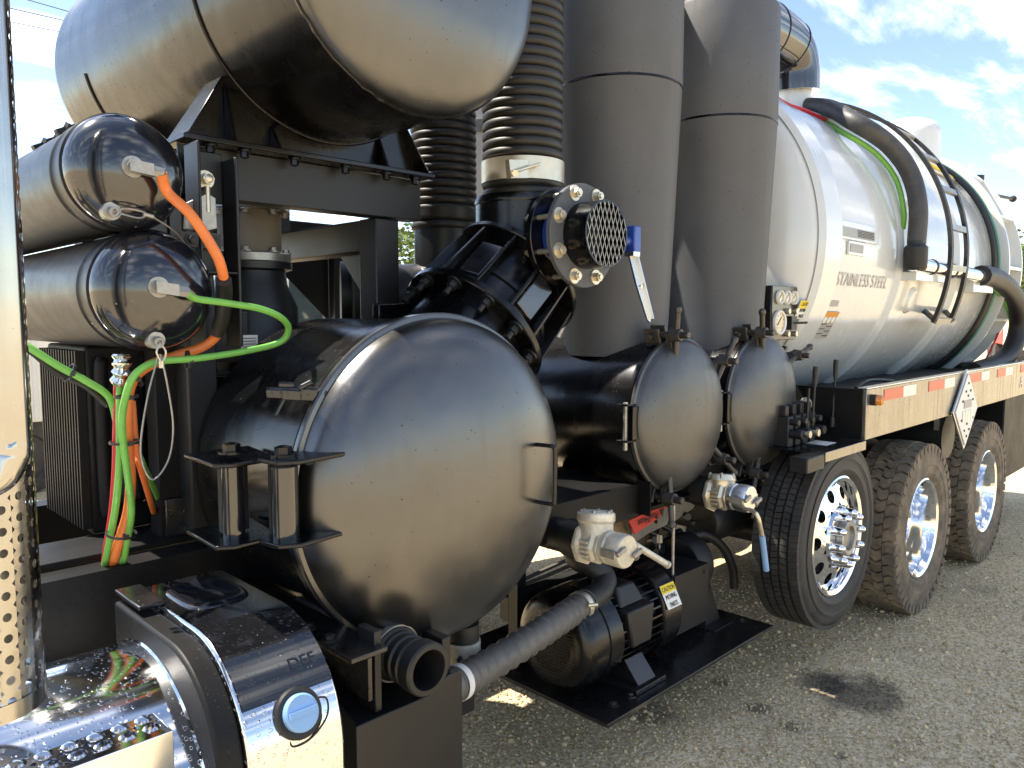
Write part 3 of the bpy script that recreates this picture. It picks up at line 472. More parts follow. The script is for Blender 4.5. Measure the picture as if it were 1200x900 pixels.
# ---- support frame under it
sf = empty('support_frame', (1.3, 2.6, 1.1), T, 'black welded support frame carrying the overhead tank')
for y in (2.2, 3.12):
    b = MB(); b.box(.885, 1.735, y - .005, y + .005, 2.085, 2.224); b.box(.885, 1.735, y + .0055, y + .07, 2.085, 2.095); build(b, 'saddle_beam', 'satin_black', sf, bevel=.002)
    b = MB(); b.box(.875, 1.745, y - .075, y + .085, 2.225, 2.241); build(b, 'saddle_flange', 'black_paint', sf, bevel=.003)
    # curved saddle web
    pts = [V((.89, y - .006, 2.242)), V((1.73, y - .006, 2.242))]
    arc = []
    for i in range(25):
        t = math.radians(222 + (318 - 222) * i / 24); arc.append(V((OX + (OR + .004) * math.cos(t), y - .006, OZ + (OR + .004) * math.sin(t))))
    b = MB()
    for p, q in zip(arc, arc[1:]): b.prism([(p.x, y - .006, 2.242), (q.x, y - .006, 2.242), q, p], (0, .012, 0))
    b.prism([(.895, y - .006, 2.242), (arc[0].x, y - .006, 2.242), arc[0]], (0, .012, 0)); b.prism([(arc[-1].x, y - .006, 2.242), (1.725, y - .006, 2.242), arc[-1]], (0, .012, 0))
    build(b, 'saddle_web', 'black_paint', sf)
    for sgn, p in ((-1, arc[0]), (1, arc[-1])):
        x0 = .893 if sgn < 0 else 1.727; b = MB(); d = (V((p.x, y, p.z)) - V((x0, y, 2.242))); n_ = V((d.z, 0, -d.x)).normalized() * (-1 if sgn < 0 else 1) * .005
        b.prism([(x0, y - .07, 2.242), (x0, y + .08, 2.242), (p.x, y + .08, p.z), (p.x, y - .03, p.z)], n_ if sgn < 0 else -n_); build(b, 'gusset', 'black_paint', sf, bevel=.002)
    for x in (1.02, 1.16, 1.55):
        zz_ = OZ - math.sqrt(OR ** 2 - (x - OX) ** 2) - .004; b = MB(); b.prism([(x, y - .0065, 2.242), (x, y - .065, 2.242), (x, y - .012, zz_)], (.009, 0, 0)); build(b, 'stiffener', 'black_paint', sf)
    for x in (.96, 1.06, 1.22, 1.40, 1.56, 1.68):
        b = MB(); b.bolt((x, y - .045, 2.224), (0, 0, -1), .0125, .022); build(b, 'bolt', 'black_paint', sf)
for (x, y) in ((1.60, 2.26), (1.60, 3.06), (.92, 3.06)):
    b = MB(); b.box(x - .05, x + .05, y - .05, y + .05, 1.1, 2.083); build(b, 'post', 'satin_black', sf, bevel=.006)
b = MB(); b.box(.895, .985, 2.21, 2.30, 1.1, 2.083); build(b, 'post', 'satin_black', sf, bevel=.006)
for x in (.94, 1.60): b = MB(); b.box(x - .045, x + .045, 2.312, 3.008, 1.97, 2.082); build(b, 'cross_beam', 'satin_black', sf, bevel=.006)
b = MB(); b.prism([(1.594, 2.312, 1.968), (1.594, 2.5, 1.968), (1.594, 2.312, 1.78)], (.012, 0, 0)); build(b, 'gusset', 'satin_black', sf)
b = MB(); b.box(1.53, 1.68, 2.17, 2.208, 1.72, 1.79); build(b, 'lug', 'black_paint', sf, bevel=.006)
b = MB(); p = at(400, 330, 3.35); b.box(p.x - .07, p.x + .06, 3.30, 3.42, 1.1, p.z + .15); b.box(p.x - .5, p.x + .13, 3.28, 3.44, p.z + .151, p.z + .27); b.prism([(p.x - .071, 3.35, p.z + .15), (p.x - .45, 3.35, p.z + .15), (p.x - .071, 3.35, p.z - .2)], (0, .012, 0)); build(b, 'rear_brace', 'satin_black', sf, bevel=.006)
# ---- bracket with adjuster, left of the frame
br = empty('adjuster_bracket', (.89, 2.14, 1.85), T, 'galvanised adjuster bracket between air tanks and frame')
b = MB(); p0 = at(221, 194, 2.12); p1 = at(257, 400, 2.12)
b.box(p0.x, p0.x + .008, 2.06, 2.15, 1.66, 2.21); b.box(.985, .995, 2.06, 2.15, 1.66, 2.18); b.box(p0.x + .008, .985, 2.14, 2.15, 2.06, 2.2); b.box(p0.x + .008, .985, 2.14, 2.15, 1.86, 1.93); b.box(p0.x + .008, .985, 2.06, 2.15, 1.86, 1.868); build(b, 'bracket_frame', 'satin_black', br, bevel=.003)
b = MB(); q = [at(218, 238, 2.1), at(243, 226, 2.1), at(253, 232, 2.1), at(255, 268, 2.1), at(238, 272, 2.1), at(216, 268, 2.1)]; b.prism(q, (0, .008, 0)); build(b, 'adjuster_plate', 'galvanised', br, bevel=.002)
b = MB(); q = at(245, 209, 2.09); b.bolt(q + V((0, .03, 0)), (0, -1, 0), .016, .03); b.cyl(q + V((0, .015, -.02)), q + V((0, .015, -.09)), .008); build(b, 'adjuster_bolt', 'zinc', br)
b = MB(); q = at(236, 282, 2.08); b.box(q.x - .06, q.x + .05, 2.07, 2.1, q.z - .02, q.z + .02); b.bolt(q + V((-.03, -.01, 0)), (0, -1, 0), .012, .014); b.bolt(q + V((.03, -.01, 0)), (0, -1, 0), .012, .014); build(b, 'clamp_bar', 'dark_steel', br)
# ---- flanged outlet column
vc = empty('flanged_outlet', (1.3, 2.62, 1.6), T, 'flanged grey expansion joint below the overhead tank')
c0 = (1.30, 2.62, 0)
for z0, z1, r in ((2.115, 2.152, .135), (1.935, 1.968, .14)):
    build(MB().lathe(c0, (0, 0, 1), [(.1, z0), (r - .004, z0), (r, z0 + .004), (r, z1 - .004), (r - .004, z1), (.1, z1)], 56), 'flange', 'galvanised', vc)
build(MB().lathe(c0, (0, 0, 1), [(.104, 1.968), (.108, 1.99), (.108, 2.09), (.104, 2.115)], 48), 'drum', 'belt', vc)
build(MB().lathe(c0, (0, 0, 1), [(.12, 2.1525), (.142, 2.1525), (.142, 2.17), (.11, 2.175), (.11, 2.3)], 56), 'upper_collar', 'black_paint', vc)
build(MB().lathe(c0, (0, 0, 1), [(.143, 1.9345), (.143, 1.912), (.12, 1.905), (.125, 1.86), (.16, 1.78), (.17, 1.5)], 56), 'lower_bell', 'satin_black', vc)
for i in range(8):
    t = 2 * PI * (i + .3) / 8
    for z, dz in ((2.17, 1), (2.114, -1), (1.9685, 1)):
        b = MB(); b.bolt((1.3 + .122 * math.cos(t), 2.62 + .122 * math.sin(t), z), (0, 0, dz), .012, .016); build(b, 'bolt', 'galvanised' if z < 2.15 else 'dark_steel', vc)
# ---- corrugated hoses
def corr(x, y, z0, z1, r, lab):
    n = int((z1 - z0) / .034); pr = []
    for i in range(n):
        z = z0 + i * .034
        for q in range(8):
            t = q / 8; pr.append((r - .011 + .011 * max(0, math.sin(t * PI)) ** .55, z + t * .034))
    return build(MB().lathe((x, y, 0), (0, 0, 1), pr, 64), 'corrugated_hose', 'rubber', T, lab, sa=60)
PX, PY = 2.045, 2.0
h1 = corr(PX + .01, PY, 2.17, 3.9, .148, 'thick black corrugated hose with a wide metal clamp')
HX, HY = 2.2, 2.62
h2 = corr(HX, HY, 2.12, 3.5, .143, 'black corrugated hose rising from the rear elbow')
b = MB(); b.lathe((PX + .01, PY, 0), (0, 0, 1), [(.1485, 2.225), (.152, 2.225), (.152, 2.302), (.1485, 2.302), (.1485, 2.225)], 56); q = at(608, 198, 1.85); b.obox((q.x, 1.857, q.z), ((1, .1, .15), (0, 1, 0), (-.15, 0, 1)), (.05, .01, .03)); b.cyl(at(600, 202, 1.84), at(632, 192, 1.845), .006); b.cyl(at(604, 203, 1.85), at(604, 203, 1.825), .012, n=6); build(b, 'hose_clamp', 'zinc', h1, label='wide beige metal band clamp')
build(MB().lathe((HX, HY, 0), (0, 0, 1), [(.1435, 2.17), (.147, 2.17), (.147, 2.2), (.1435, 2.2), (.1435, 2.17)], 56), 'hose_clamp', 'dark_steel', h2)
# ---- rear elbow
b = MB(); b.tube([(HX, HY, 2.16), (HX, HY, 2.0), (HX, HY, 1.93), (HX - .03, HY + .02, 1.87), (HX - .08, HY + .05, 1.84), (HX - .17, HY + .10, 1.832), (HX - .28, HY + .17, 1.83)], lambda t: .128 + .012 * min(1, t * 1.6), 40, 8); el = build(b, 'elbow_pipe', 'satin_black', T, 'smooth black elbow pipe below the rear hose')
dirn = V((-.2, .12, 0)).normalized()
b = MB(); b.lathe(V((HX - .28, HY + .17, 1.83)), dirn, [(.1, -.02), (.19, -.02), (.19, .012), (.1, .012)], 40); build(b, 'flange', 'satin_black', el)
b = MB(); b.lathe(V((HX - .28, HY + .17, 1.83)), dirn, [(.1, .03), (.2, .03), (.2, .07), (.15, .08), (.15, .12), (0, .12)], 40); build(b, 'check_valve', 'dark_steel', el)
# ---- inlet pipe, coupling and butterfly valve
BX, BZ, BR, BY0, BY1 = 1.357, 1.293, .446, 1.655, 2.2
AX = V((.743, 0, .669)).normalized(); BC = V((BX, PY, BZ))
al = lambda s: BC + AX * s
b = MB(); b.tube([al(.88), al(.93), V((PX - .012, PY, 1.975)), V((PX, PY, 2.05)), V((PX, PY, 2.16))], .168, 56, 4); ip = build(b, 'inlet_pipe', 'black_paint', T, 'fat black inlet pipe above the ribbed coupling', sa=50)
b = MB(); b.lathe((PX, PY, 2.155), (0, 0, 1), [(.169, -.01), (.172, 0), (.165, .02), (.14, .024)], 56); build(b, 'pipe_lip', 'black_paint', ip)
cp_ = empty('ribbed_coupling', al(.7), T, 'black ribbed flange coupling on top of the separator tank')
build(MB().lathe(BC, AX, [(.205, .38), (.205, .60)], 64), 'neck', 'black_paint', cp_)
build(MB().lathe(BC, AX, [(.19, .592), (.268, .592), (.272, .596), (.272, .616), (.268, .62), (.19, .62)], 72), 'lower_ring', 'black_paint', cp_)
build(MB().lathe(BC, AX, [(.16, .866), (.252, .866), (.256, .87), (.256, .886), (.252, .89), (.16, .89)], 72), 'upper_ring', 'black_paint', cp_)
build(MB().lathe(BC, AX, [(.215, .62), (.215, .70), (.222, .705), (.222, .72), (.205, .73), (.198, .866)], 64), 'barrel', 'black_paint', cp_)
e1, e2, _ = frame_of(AX); nr = 12
for i in range(nr):
    t = 2 * PI * (i + .25) / nr; d = e1 * math.cos(t) + e2 * math.sin(t); td = AX.cross(d)
    b = MB(); b.prism([al(.618) + d * .21 - td * .006, al(.618) + d * .266 - td * .006, al(.868) + d * .25 - td * .006, al(.868) + d * .2 - td * .006], td * .012); build(b, 'rib', 'black_paint', cp_, bevel=.003)
    t += PI / nr; d = e1 * math.cos(t) + e2 * math.sin(t)
    b = MB(); b.bolt(al(.592) + d * .245, -AX, .017, .028); b.cyl(al(.566) + d * .245, al(.535) + d * .245, .01); build(b, 'bolt', 'dark_steel', cp_)
    td = AX.cross(d)
    if i % 2: b = MB(); b.obox(al(.74) + d * .218, (AX, td, d), (.075, .042, .008)); build(b, 'rib_panel', 'gloss_black', cp_, bevel=.005)
bv = empty('butterfly_valve', (PX, 1.7, 2.02), T, 'bolted blue butterfly valve with round mesh intake screen')
VZ = 2.018; vo_ = V((PX, 0, VZ)); ya = V((0, 1, 0))
build(MB().lathe(vo_, ya, [(.1, 1.92), (.1, 1.81)], 48), 'branch_pipe', 'black_paint', bv)
build(MB().lathe(vo_, ya, [(.09, 1.808), (.172, 1.808), (.175, 1.805), (.175, 1.786), (.172, 1.783), (.09, 1.783)], 64), 'flange', 'black_paint', bv)
build(MB().lathe(vo_, ya, [(.09, 1.7815), (.12, 1.7815), (.123, 1.777), (.123, 1.722), (.12, 1.7185), (.09, 1.7185)], 56), 'valve_body', 'blue', bv)
build(MB().lathe(vo_, ya, [(.09, 1.717), (.172, 1.717), (.175, 1.714), (.175, 1.698), (.172, 1.695), (.107, 1.695)], 64), 'flange', 'grey_black', bv)
build(MB().lathe(vo_, ya, [(.112, 1.697), (.112, 1.60), (.104, 1.6), (.104, 1.7)], 56), 'intake_pipe', 'black_paint', bv)
for i in range(8):
    t = 2 * PI * (i + .5) / 8; c = vo_ + V((.148 * math.cos(t), 0, .148 * math.sin(t)))
    b = MB(); b.cyl(c + ya * 1.6955, c + ya * 1.69, .026, n=24); b.cyl(c + ya * 1.69, c + ya * 1.672, .016, n=6); b.cyl(c + ya * 1.672, c + ya * 1.666, .009); b.cyl(c + ya * 1.72, c + ya * 1.785, .009, n=12); b.cyl(c + ya * 1.8085, c + ya * 1.826, .016, n=6); b.cyl(c + ya * 1.826, c + ya * 1.84, .009, n=12); build(b, 'bolt', 'zinc', bv)
b = MB(); Rg = .107; n_ = 13
for sx in (-1, 1):
    for i in range(-n_, n_ + 1):
        # diamond expanded-metal strands clipped to the circle
        d = V((sx * .36, 0, .933)); nrm = V((.933, 0, -sx * .36)); off = i * .021
        if abs(off) < Rg:
            hl = math.sqrt(Rg ** 2 - off ** 2); c = vo_ + V((0, 1.602 + .0012 * sx, 0)) + nrm * off; b.obox(c, (d, nrm, ya), (hl, .0013, .001))
build(b, 'mesh_screen', 'galvanised', bv)
build(MB().cyl(vo_ + ya * 1.70, vo_ + ya * 1.705, .103, n=40), 'valve_disc', 'dark_steel', bv)
build(MB().cyl((PX - .06, 1.75, VZ + .1), (PX - .12, 1.72, VZ + .03), .012), 'stud', 'blue', bv)
b = MB(); q = at(668, 271, 1.715); b.lathe(V((q.x, 1.725, q.z)), (0, -1, 0), [(0, .012), (.017, .011), (.02, 0), (.02, -.02)], 20); build(b, 'bearing_boss', 'blue', bv)
q = at(742, 283, 1.735); b = MB(); b.cyl((PX + .13, 1.75, VZ), (q.x - .02, 1.745, q.z), .02); build(b, 'stem', 'blue', bv)
b = MB(); b.obox(q + V((0, .01, .005)), ((1, 0, 0), (0, 1, 0), (0, 0, 1)), (.022, .032, .052)); b.cyl(q + V((.022, .01, .01)), q + V((.045, .01, .01)), .012, n=6); b.cyl(q + V((.022, .01, .035)), q + V((.035, .01, .035)), .006); build(b, 'lever_bracket', 'blue', bv, bevel=.006)
b = MB(); q0 = at(741, 298, 1.71); q1 = at(761, 374, 1.66); dv = (q1 - q0); dn = dv.normalized(); sd_ = dn.cross(V((0, 1, 0))).normalized()
b.prism([q0 + sd_ * .018, q0 - sd_ * .018, q0 + dv * .45 - sd_ * .021, q1 - sd_ * .011, q1 + dn * .012, q1 + sd_ * .011, q0 + dv * .45 + sd_ * .015], (0, .008, 0)); b.prism([q0 + sd_ * .018, q0 + sd_ * .013, q1 + sd_ * .008, q1 + sd_ * .0115], (0, -.014, 0)); b.cyl(q0 + dv * .5, q0 + dv * .5 + V((0, -.006, 0)), .008); b.obox(q0, ((1, 0, 0), (0, 1, 0), (0, 0, 1)), (.02, .02, .008)); build(b, 'lever', 'alu', bv, label='silver lever handle hanging down')
b = MB(); b.tube([at(645, 345, 1.95), at(658, 375, 1.97), at(652, 395, 1.98)], .018, 12); build(b, 'drain_tube', 'galvanised', T)
# ---- separator (ball) tank
bt = build(MB().lathe((BX, BY0, BZ), ya, [(BR - .03, .004), (BR, .004), (BR + .014, .006), (BR + .014, .026), (BR, .03), (BR, BY1 - BY0), (BR * .8, BY1 - BY0 + .1), (BR * .5, BY1 - BY0 + .16), (0, BY1 - BY0 + .18)], 128), 'separator_tank', 'black_paint', T, 'big round black separator tank with large domed door')
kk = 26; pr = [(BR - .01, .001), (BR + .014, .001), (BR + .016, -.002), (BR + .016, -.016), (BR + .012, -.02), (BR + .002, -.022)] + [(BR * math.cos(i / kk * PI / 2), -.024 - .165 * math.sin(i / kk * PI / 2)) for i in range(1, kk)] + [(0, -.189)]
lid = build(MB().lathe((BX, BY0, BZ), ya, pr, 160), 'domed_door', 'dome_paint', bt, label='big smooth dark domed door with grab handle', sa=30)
b = MB(); b.tube([*[V((x_, y_, z_)) for x_, y_, z_ in ((1.585, 1.53, 1.378), (1.60, 1.455, 1.379), (1.604, 1.44, 1.377), (1.606, 1.435, 1.363), (1.606, 1.435, 1.228), (1.604, 1.44, 1.214), (1.60, 1.455, 1.212), (1.585, 1.53, 1.213))]], .006, 10, 5); build(b, 'door_handle', 'black_paint', bt)
HS = lambda L: [(x_ * .955 + .0, y_ * .955, z_) for x_, y_, z_ in L]
for z in (1.213, 1.402):
    b = MB(); b.prism(HS([(.775, 1.955, z), (.765, 1.76, z), (.80, 1.735, z), (.885, 1.745, z), (.93, 1.80, z), (.95, 1.955, z)]), (0, 0, .011)); build(b, 'hinge_plate', 'black_paint', bt, bevel=.003)
    b = MB(); b.prism(HS([(.845, 1.70, z + .012), (.855, 1.625, z + .012), (.90, 1.60, z + .012), (1.055, 1.625, z + .012), (1.06, 1.645, z + .012), (.98, 1.76, z + .012), (.88, 1.75, z + .012)]), (0, 0, .011)); build(b, 'hinge_plate', 'black_paint', bt, bevel=.003)
for (x, y, r) in ((.795, 1.724, .025), (.86, 1.60, .030)):
    b = MB(); b.cyl((x, y, 1.224), (x, y, 1.402), r, n=36); build(b, 'hinge_barrel', 'gloss_black', bt)
    b = MB(); b.bolt((x, y, 1.425), (0, 0, 1), .02, .022); build(b, 'hinge_bolt', 'black_paint', bt)
    b = MB(); b.box(x - .014, x + .05, y + .025, y + .05, 1.23, 1.40); build(b, 'hinge_strap', 'dark_steel', bt)
b = MB(); q = at(345, 462, 1.69); Lx = q - V((0, 0, 0))
for dx_, dy_, dz_, hx, hy, hz in ((0, 0, 0, .03, .018, .012), (-.035, .03, .004, .02, .02, .01), (.025, -.025, .0, .02, .014, .014), (.05, -.03, -.006, .016, .01, .01), (-.01, .02, .022, .018, .012, .006)): b.obox(Lx + V((dx_, dy_, dz_)), ((1, -.5, -.1), (.5, 1, .1), (0, 0, 1)), (hx, hy, hz))
b.cyl(Lx + V((-.05, .03, .012)), Lx + V((.06, -.04, .008)), .008); b.cyl(Lx + V((-.02, 0, 0)), Lx + V((-.045, .01, -.05)), .004); b.cyl(Lx + V((.0, -.02, .015)), Lx + V((.03, -.03, .03)), .007); b.bolt(Lx + V((.055, -.042, .0)), (.3, -1, 0), .012, .014); build(b, 'door_latch', 'wet_black', bt, bevel=.003)
b = MB(); b.tube([at(262, 470, 2.3), at(247, 490, 2.28), at(242, 520, 2.26), at(246, 560, 2.26)], .006, 8); b.tube([at(270, 468, 2.3), at(254, 490, 2.28), at(248, 520, 2.26), at(250, 560, 2.26)], .006, 8); build(b, 'wire_pair', 'copper_wire', T)
# cradle below
cr = empty('cradle', (1.3, 1.8, .8), T, 'black steel cradle below the separator tank')
for x in (.985, 1.66):
    y_ = 1.45 if x < 1.2 else 1.8; b = MB(); b.box(x - .05, x + .05, y_, 2.15, .955, .967); b.box(x - .006, x + .006, y_, 2.15, .85, .955); build(b, 'outrigger', 'wet_black', cr, bevel=.002)
    for y in (1.58, 1.68, 1.80)[0 if x < 1.2 else 3:]: b = MB(); b.bolt((x - .028, y, .967), (0, 0, 1), .013, .014); build(b, 'bolt', 'dark_steel', cr)
b = MB(); b.box(1.015, 1.035, 1.475, 1.545, .80, 1.0); build(b, 'cradle_post', 'satin_black', cr, bevel=.003)
b = MB(); b.box(1.222, 1.25, 1.475, 1.56, .81, .92); build(b, 'cradle_post', 'satin_black', cr, bevel=.003)
b = MB(); b.box(1.30, 1.34, 1.9, 1.98, .55, .86); build(b, 'cradle_post', 'satin_black', cr, bevel=.003)
b = MB(); b.box(1.60, 1.70, 1.88, 2.0, .4, .95); build(b, 'cradle_post', 'satin_black', cr, bevel=.003)
b = MB(); b.prism([(.948, 1.455, .30), (1.272, 1.455, .30), (1.272, 1.455, .82), (1.262, 1.455, .83), (1.225, 1.455, .83), (1.16, 1.455, .80), (.948, 1.455, .80)], (0, .008, 0)); build(b, 'guard_plate', 'satin_black', cr, bevel=.003)
b = MB(); b.prism([(.948, 1.4635, .30), (.948, 2.14, .30), (.948, 2.14, .95), (.948, 1.9, .95), (.948, 1.4635, .80)], (.008, 0, 0)); b.box(.957, 1.272, 1.4635, 2.1, .79, .798); build(b, 'side_plate', 'flat_black', cr)
ps = V((1.135, 0, .885))
b = MB(); b.lathe(ps, (0, -1, 0), [(0, -1.95), (.083, -1.95), (.083, -1.60), (.074, -1.58), (.068, -1.575), (.068, -1.55), (.062, -1.545), (.062, -1.535), (.057, -1.53), (.057, -1.52), (.062, -1.515), (.062, -1.505), (.057, -1.5), (.057, -1.49), (.062, -1.485), (.062, -1.475), (.056, -1.47), (.056, -1.465), (.066, -1.46), (.066, -1.425), (.062, -1.42), (.05, -1.42), (.048, -1.6), (0, -1.6)], 56); po = build(b, 'drain_stub', 'rubber', T, 'open black threaded pipe stub beside the guard plate')
build(MB().lathe(ps, (0, -1, 0), [(.0695, -1.57), (.0735, -1.57), (.0735, -1.553), (.0695, -1.553), (.0695, -1.57)], 48), 'retaining_ring', 'galvanised', po)
# small filter head in the gap
fh = empty('filter_head', (1.45, 1.75, .8), T, 'white filter head with bolts behind the grey hose')
q = at(543, 760, 1.78)
b = MB(); b.cyl(q + V((0, 0, -.09)), q + V((0, 0, .03)), .055, n=32); build(b, 'filter_body', 'cast_grey', fh)
b = MB(); b.cyl(q + V((0, 0, .031)), q + V((0, 0, .085)), .05, n=32); build(b, 'filter_cap', 'rubber', fh)
for i in range(6):
    t = -PI / 2 - .9 + i * .36; d = V((math.cos(t), math.sin(t), 0)); b = MB(); b.bolt(q + d * .054 + V((0, 0, (-1) ** i * .012 - .02)), d, .009, .016, False); build(b, 'fitting', 'dark_steel', fh)
q2 = at(505, 752, 1.9); b = MB()
for i in range(16): c = q2 + V((random.uniform(-.05, .06), random.uniform(-.05, .05), random.uniform(-.05, .04))); b.cyl(c, c + V((random.uniform(-.03, .03), random.uniform(-.03, .03), random.uniform(-.03, .03))), random.uniform(.008, .016), n=8)
build(b, 'hydraulic_fittings', 'cast_grey', T)
b = MB(); b.cyl(at(520, 742, 1.85), at(520, 755, 1.85), .018); build(b, 'fitting_cap', 'blue', T)
# ---- cyclones and catch pods
def cyclone(x, y, ztop, lab, zs):
    b = MB(); b.lathe((x, y, 0), (0, 0, 1), [(.215, 1.58), (.224, 1.66), (.268, zs), (.27, zs + .004), (.27, ztop - .02), (.262, ztop), (0, ztop)], 96); c = build(b, 'cyclone', 'grey_black', T, lab)
    build(MB().lathe((x, y, 0), (0, 0, 1), [(.2685, zs - .004), (.2715, zs - .001), (.2715, zs + .003), (.2695, zs + .007)], 96), 'weld_seam', 'black_paint', c); return c
PZ, PR, PYR = 1.342, .308, 1.76
C1, C2 = 2.72, 3.43
cy1 = cyclone(C1, 2.075, 3.95, 'taller grey-black tapering cyclone beside the corrugated hose', 2.70); cy2 = cyclone(C2, 2.0, 3.2, 'shorter grey-black tapering cyclone beside the white tank', 2.66)
build(MB().cyl((C2 - .06, 2.06, 3.19), (C2 - .06, 2.06, 3.9), .17, n=48), 'top_pipe', 'grey_black', cy2)
def pod(x, lab, mirror):
    s = build(MB().lathe((x, PYR, PZ), ya, [(PR - .03, .004), (PR, .004), (PR + .01, .008), (PR + .01, .03), (PR, .034), (PR, .85), (PR * .8, .95), (0, 1.0)], 112), 'catch_pod', 'black_paint', T, lab)
    k = 20; pr = [(PR + .002, .001), (PR + .014, 0), (PR + .014, -.014), (PR + .004, -.018)] + [(PR * math.cos(i / k * PI / 2), -.02 - .09 * math.sin(i / k * PI / 2)) for i in range(1, k)] + [(0, -.11)]
    build(MB().lathe((x, PYR, PZ), ya, pr, 128), 'domed_lid', 'lid_paint', s, sa=30)
    # hinge on the front side
    b = MB(); b.cyl((x - PR - .03, PYR + .005, PZ - .11), (x - PR - .03, PYR + .005, PZ + .075), .009); build(b, 'hinge_pin', 'galvanised', s)
    b = MB(); b.box(x - PR - .05, x - PR + .01, PYR - .02, PYR + .035, PZ + .062, PZ + .07); b.box(x - PR - .05, x - PR + .01, PYR - .02, PYR + .035, PZ - .078, PZ - .07); b.box(x - PR - .03, x - PR + .02, PYR - .03, PYR - .004, PZ - .069, PZ + .061); build(b, 'hinge_leaf', 'black_paint', s, bevel=.003)
    for deg in (108, 38, -38, -112):
        t = math.radians(deg); d = V((math.cos(t), 0, math.sin(t))); c = V((x, PYR - .015, PZ)) + d * (PR + .04); td = V((-d.z, 0, d.x)); b = MB()
        for sg in (-1, 1): b.obox(c + V((0, .045, 0)) - d * .008 + td * .024 * sg, (d, td, ya), (.04, .007, .035))
        b.cyl(c + V((0, .055, 0)) - td * .046, c + V((0, .055, 0)) + td * .046, .016); b.cyl(c + V((0, .05, 0)), c + V((0, -.11, 0)), .014); b.cyl(c + V((0, -.028, 0)), c + V((0, -.075, 0)), .03, .024, n=16); b.obox(c + V((0, -.022, 0)) - d * .035, (d, td, ya), (.045, .018, .012)); b.cyl(c + V((0, -.09, 0)), c + V((0, -.105, 0)), .016, n=6)
        ta_ = random.uniform(-.5, .9) + t; h = V((math.cos(ta_), -.15, math.sin(ta_)))
        b.cyl(c + V((0, -.052, 0)) - h * .1, c + V((0, -.052, 0)) + h * .1, .012)
        for sg in (-1, 1): b.lathe(c + V((0, -.052, 0)) + h * .1 * sg, h, [(0, -.018), (.013, -.013), (.0175, 0), (.013, .013), (0, .018)], 12)
        build(b, 'lid_clamp', 'clamp_steel', s, bevel=.002)
    return s
p1 = pod(C1, 'black catch pod with domed lid below the taller cyclone', 0); p2 = pod(C2, 'black catch pod with domed lid below the shorter cyclone', 0)
b = MB(); b.lathe((3.0, 3.12, 0), (0, 0, 1), [(.2, 1.1), (.28, 1.15), (.39, 1.5), (.39, 3.2), (.37, 3.3), (.25, 3.38), (0, 3.4)], 72); fhs = build(b, 'filter_housing', 'white_dull', T, 'pale round filter housing behind the corrugated hoses')
for z in (1.9, 2.7): build(MB().lathe((3.0, 3.12, z), (0, 0, 1), [(.389, -.03), (.4, -.03), (.4, .03), (.389, .03)], 72), 'housing_band', 'galvanised', fhs)
b = MB(); b.box(2.35, 3.6, 2.62, 3.6, 1.082, 1.3); build(b, 'housing_base', 'dark_steel', fhs)
b = MB(); b.prism([(3.45, 2.40, 1.083), (3.70, 2.40, 1.083), (3.70, 2.40, 2.35), (3.66, 2.40, 2.42), (3.49, 2.40, 2.42), (3.45, 2.40, 2.35)], (0, 1.3, 0)); hr_ = build(b, 'shade_box', 'satin_black', T, 'black box added before the white tank to block sun', bevel=.012)  # added box, stops sun coming through the gap ahead of the tank
b = MB(); b.lathe((3.57, 2.6, 2.42), (0, 0, 1), [(.06, -.002), (.06, .03), (.07, .035), (.07, .07), (0, .08)], 24); build(b, 'shade_box_cap', 'galvanised', hr_)
b = MB(); b.tube([(1.75, 2.6, 3.52), (2.4, 2.56, 3.52), (3.0, 2.52, 3.55), (3.45, 2.5, 3.58)], .24, 40, 6); b.cyl((3.0, 2.55, 3.5), (3.0, 3.1, 3.2), .2, n=32); build(b, 'shade_pipe', 'satin_black', T, 'black pipe added behind the cyclones to block sun')  # added above the view to keep sun flecks off the ground
psup = empty('pod_support', (3, 2.0, 1.0), T, 'black folded support bracket below the catch pods')
b = MB(); b.box(1.95, 2.52, 1.80, 1.812, .94, 1.075); b.box(1.95, 2.52, 1.8125, 2.3, 1.063, 1.075); b.box(2.52, 2.526, 1.74, 1.812, .95, 1.09); build(b, 'front_channel', 'flat_black', psup, bevel=.002)
b = MB(); b.box(2.526, 3.55, 1.835, 1.85, .93, 1.06); b.box(2.526, 3.55, 1.735, 1.835, .985, .992); build(b, 'ledge', 'flat_black', psup, bevel=.002)
b = MB(); b.box(2.2, 3.6, 2.10, 2.148, .9, 1.05); build(b, 'mount_beam', 'dark_steel', psup)
for x in (2.3, 2.95, 3.62): b = MB(); b.box(x, x + .06, 1.82, 2.1, .99, 1.06); build(b, 'mount_arm', 'dark_steel', psup)
b = MB(); b.cyl((2.72, 1.76, .985), (2.72, 1.76, .62), .006); build(b, 'hanger_rod', 'galvanised', psup)
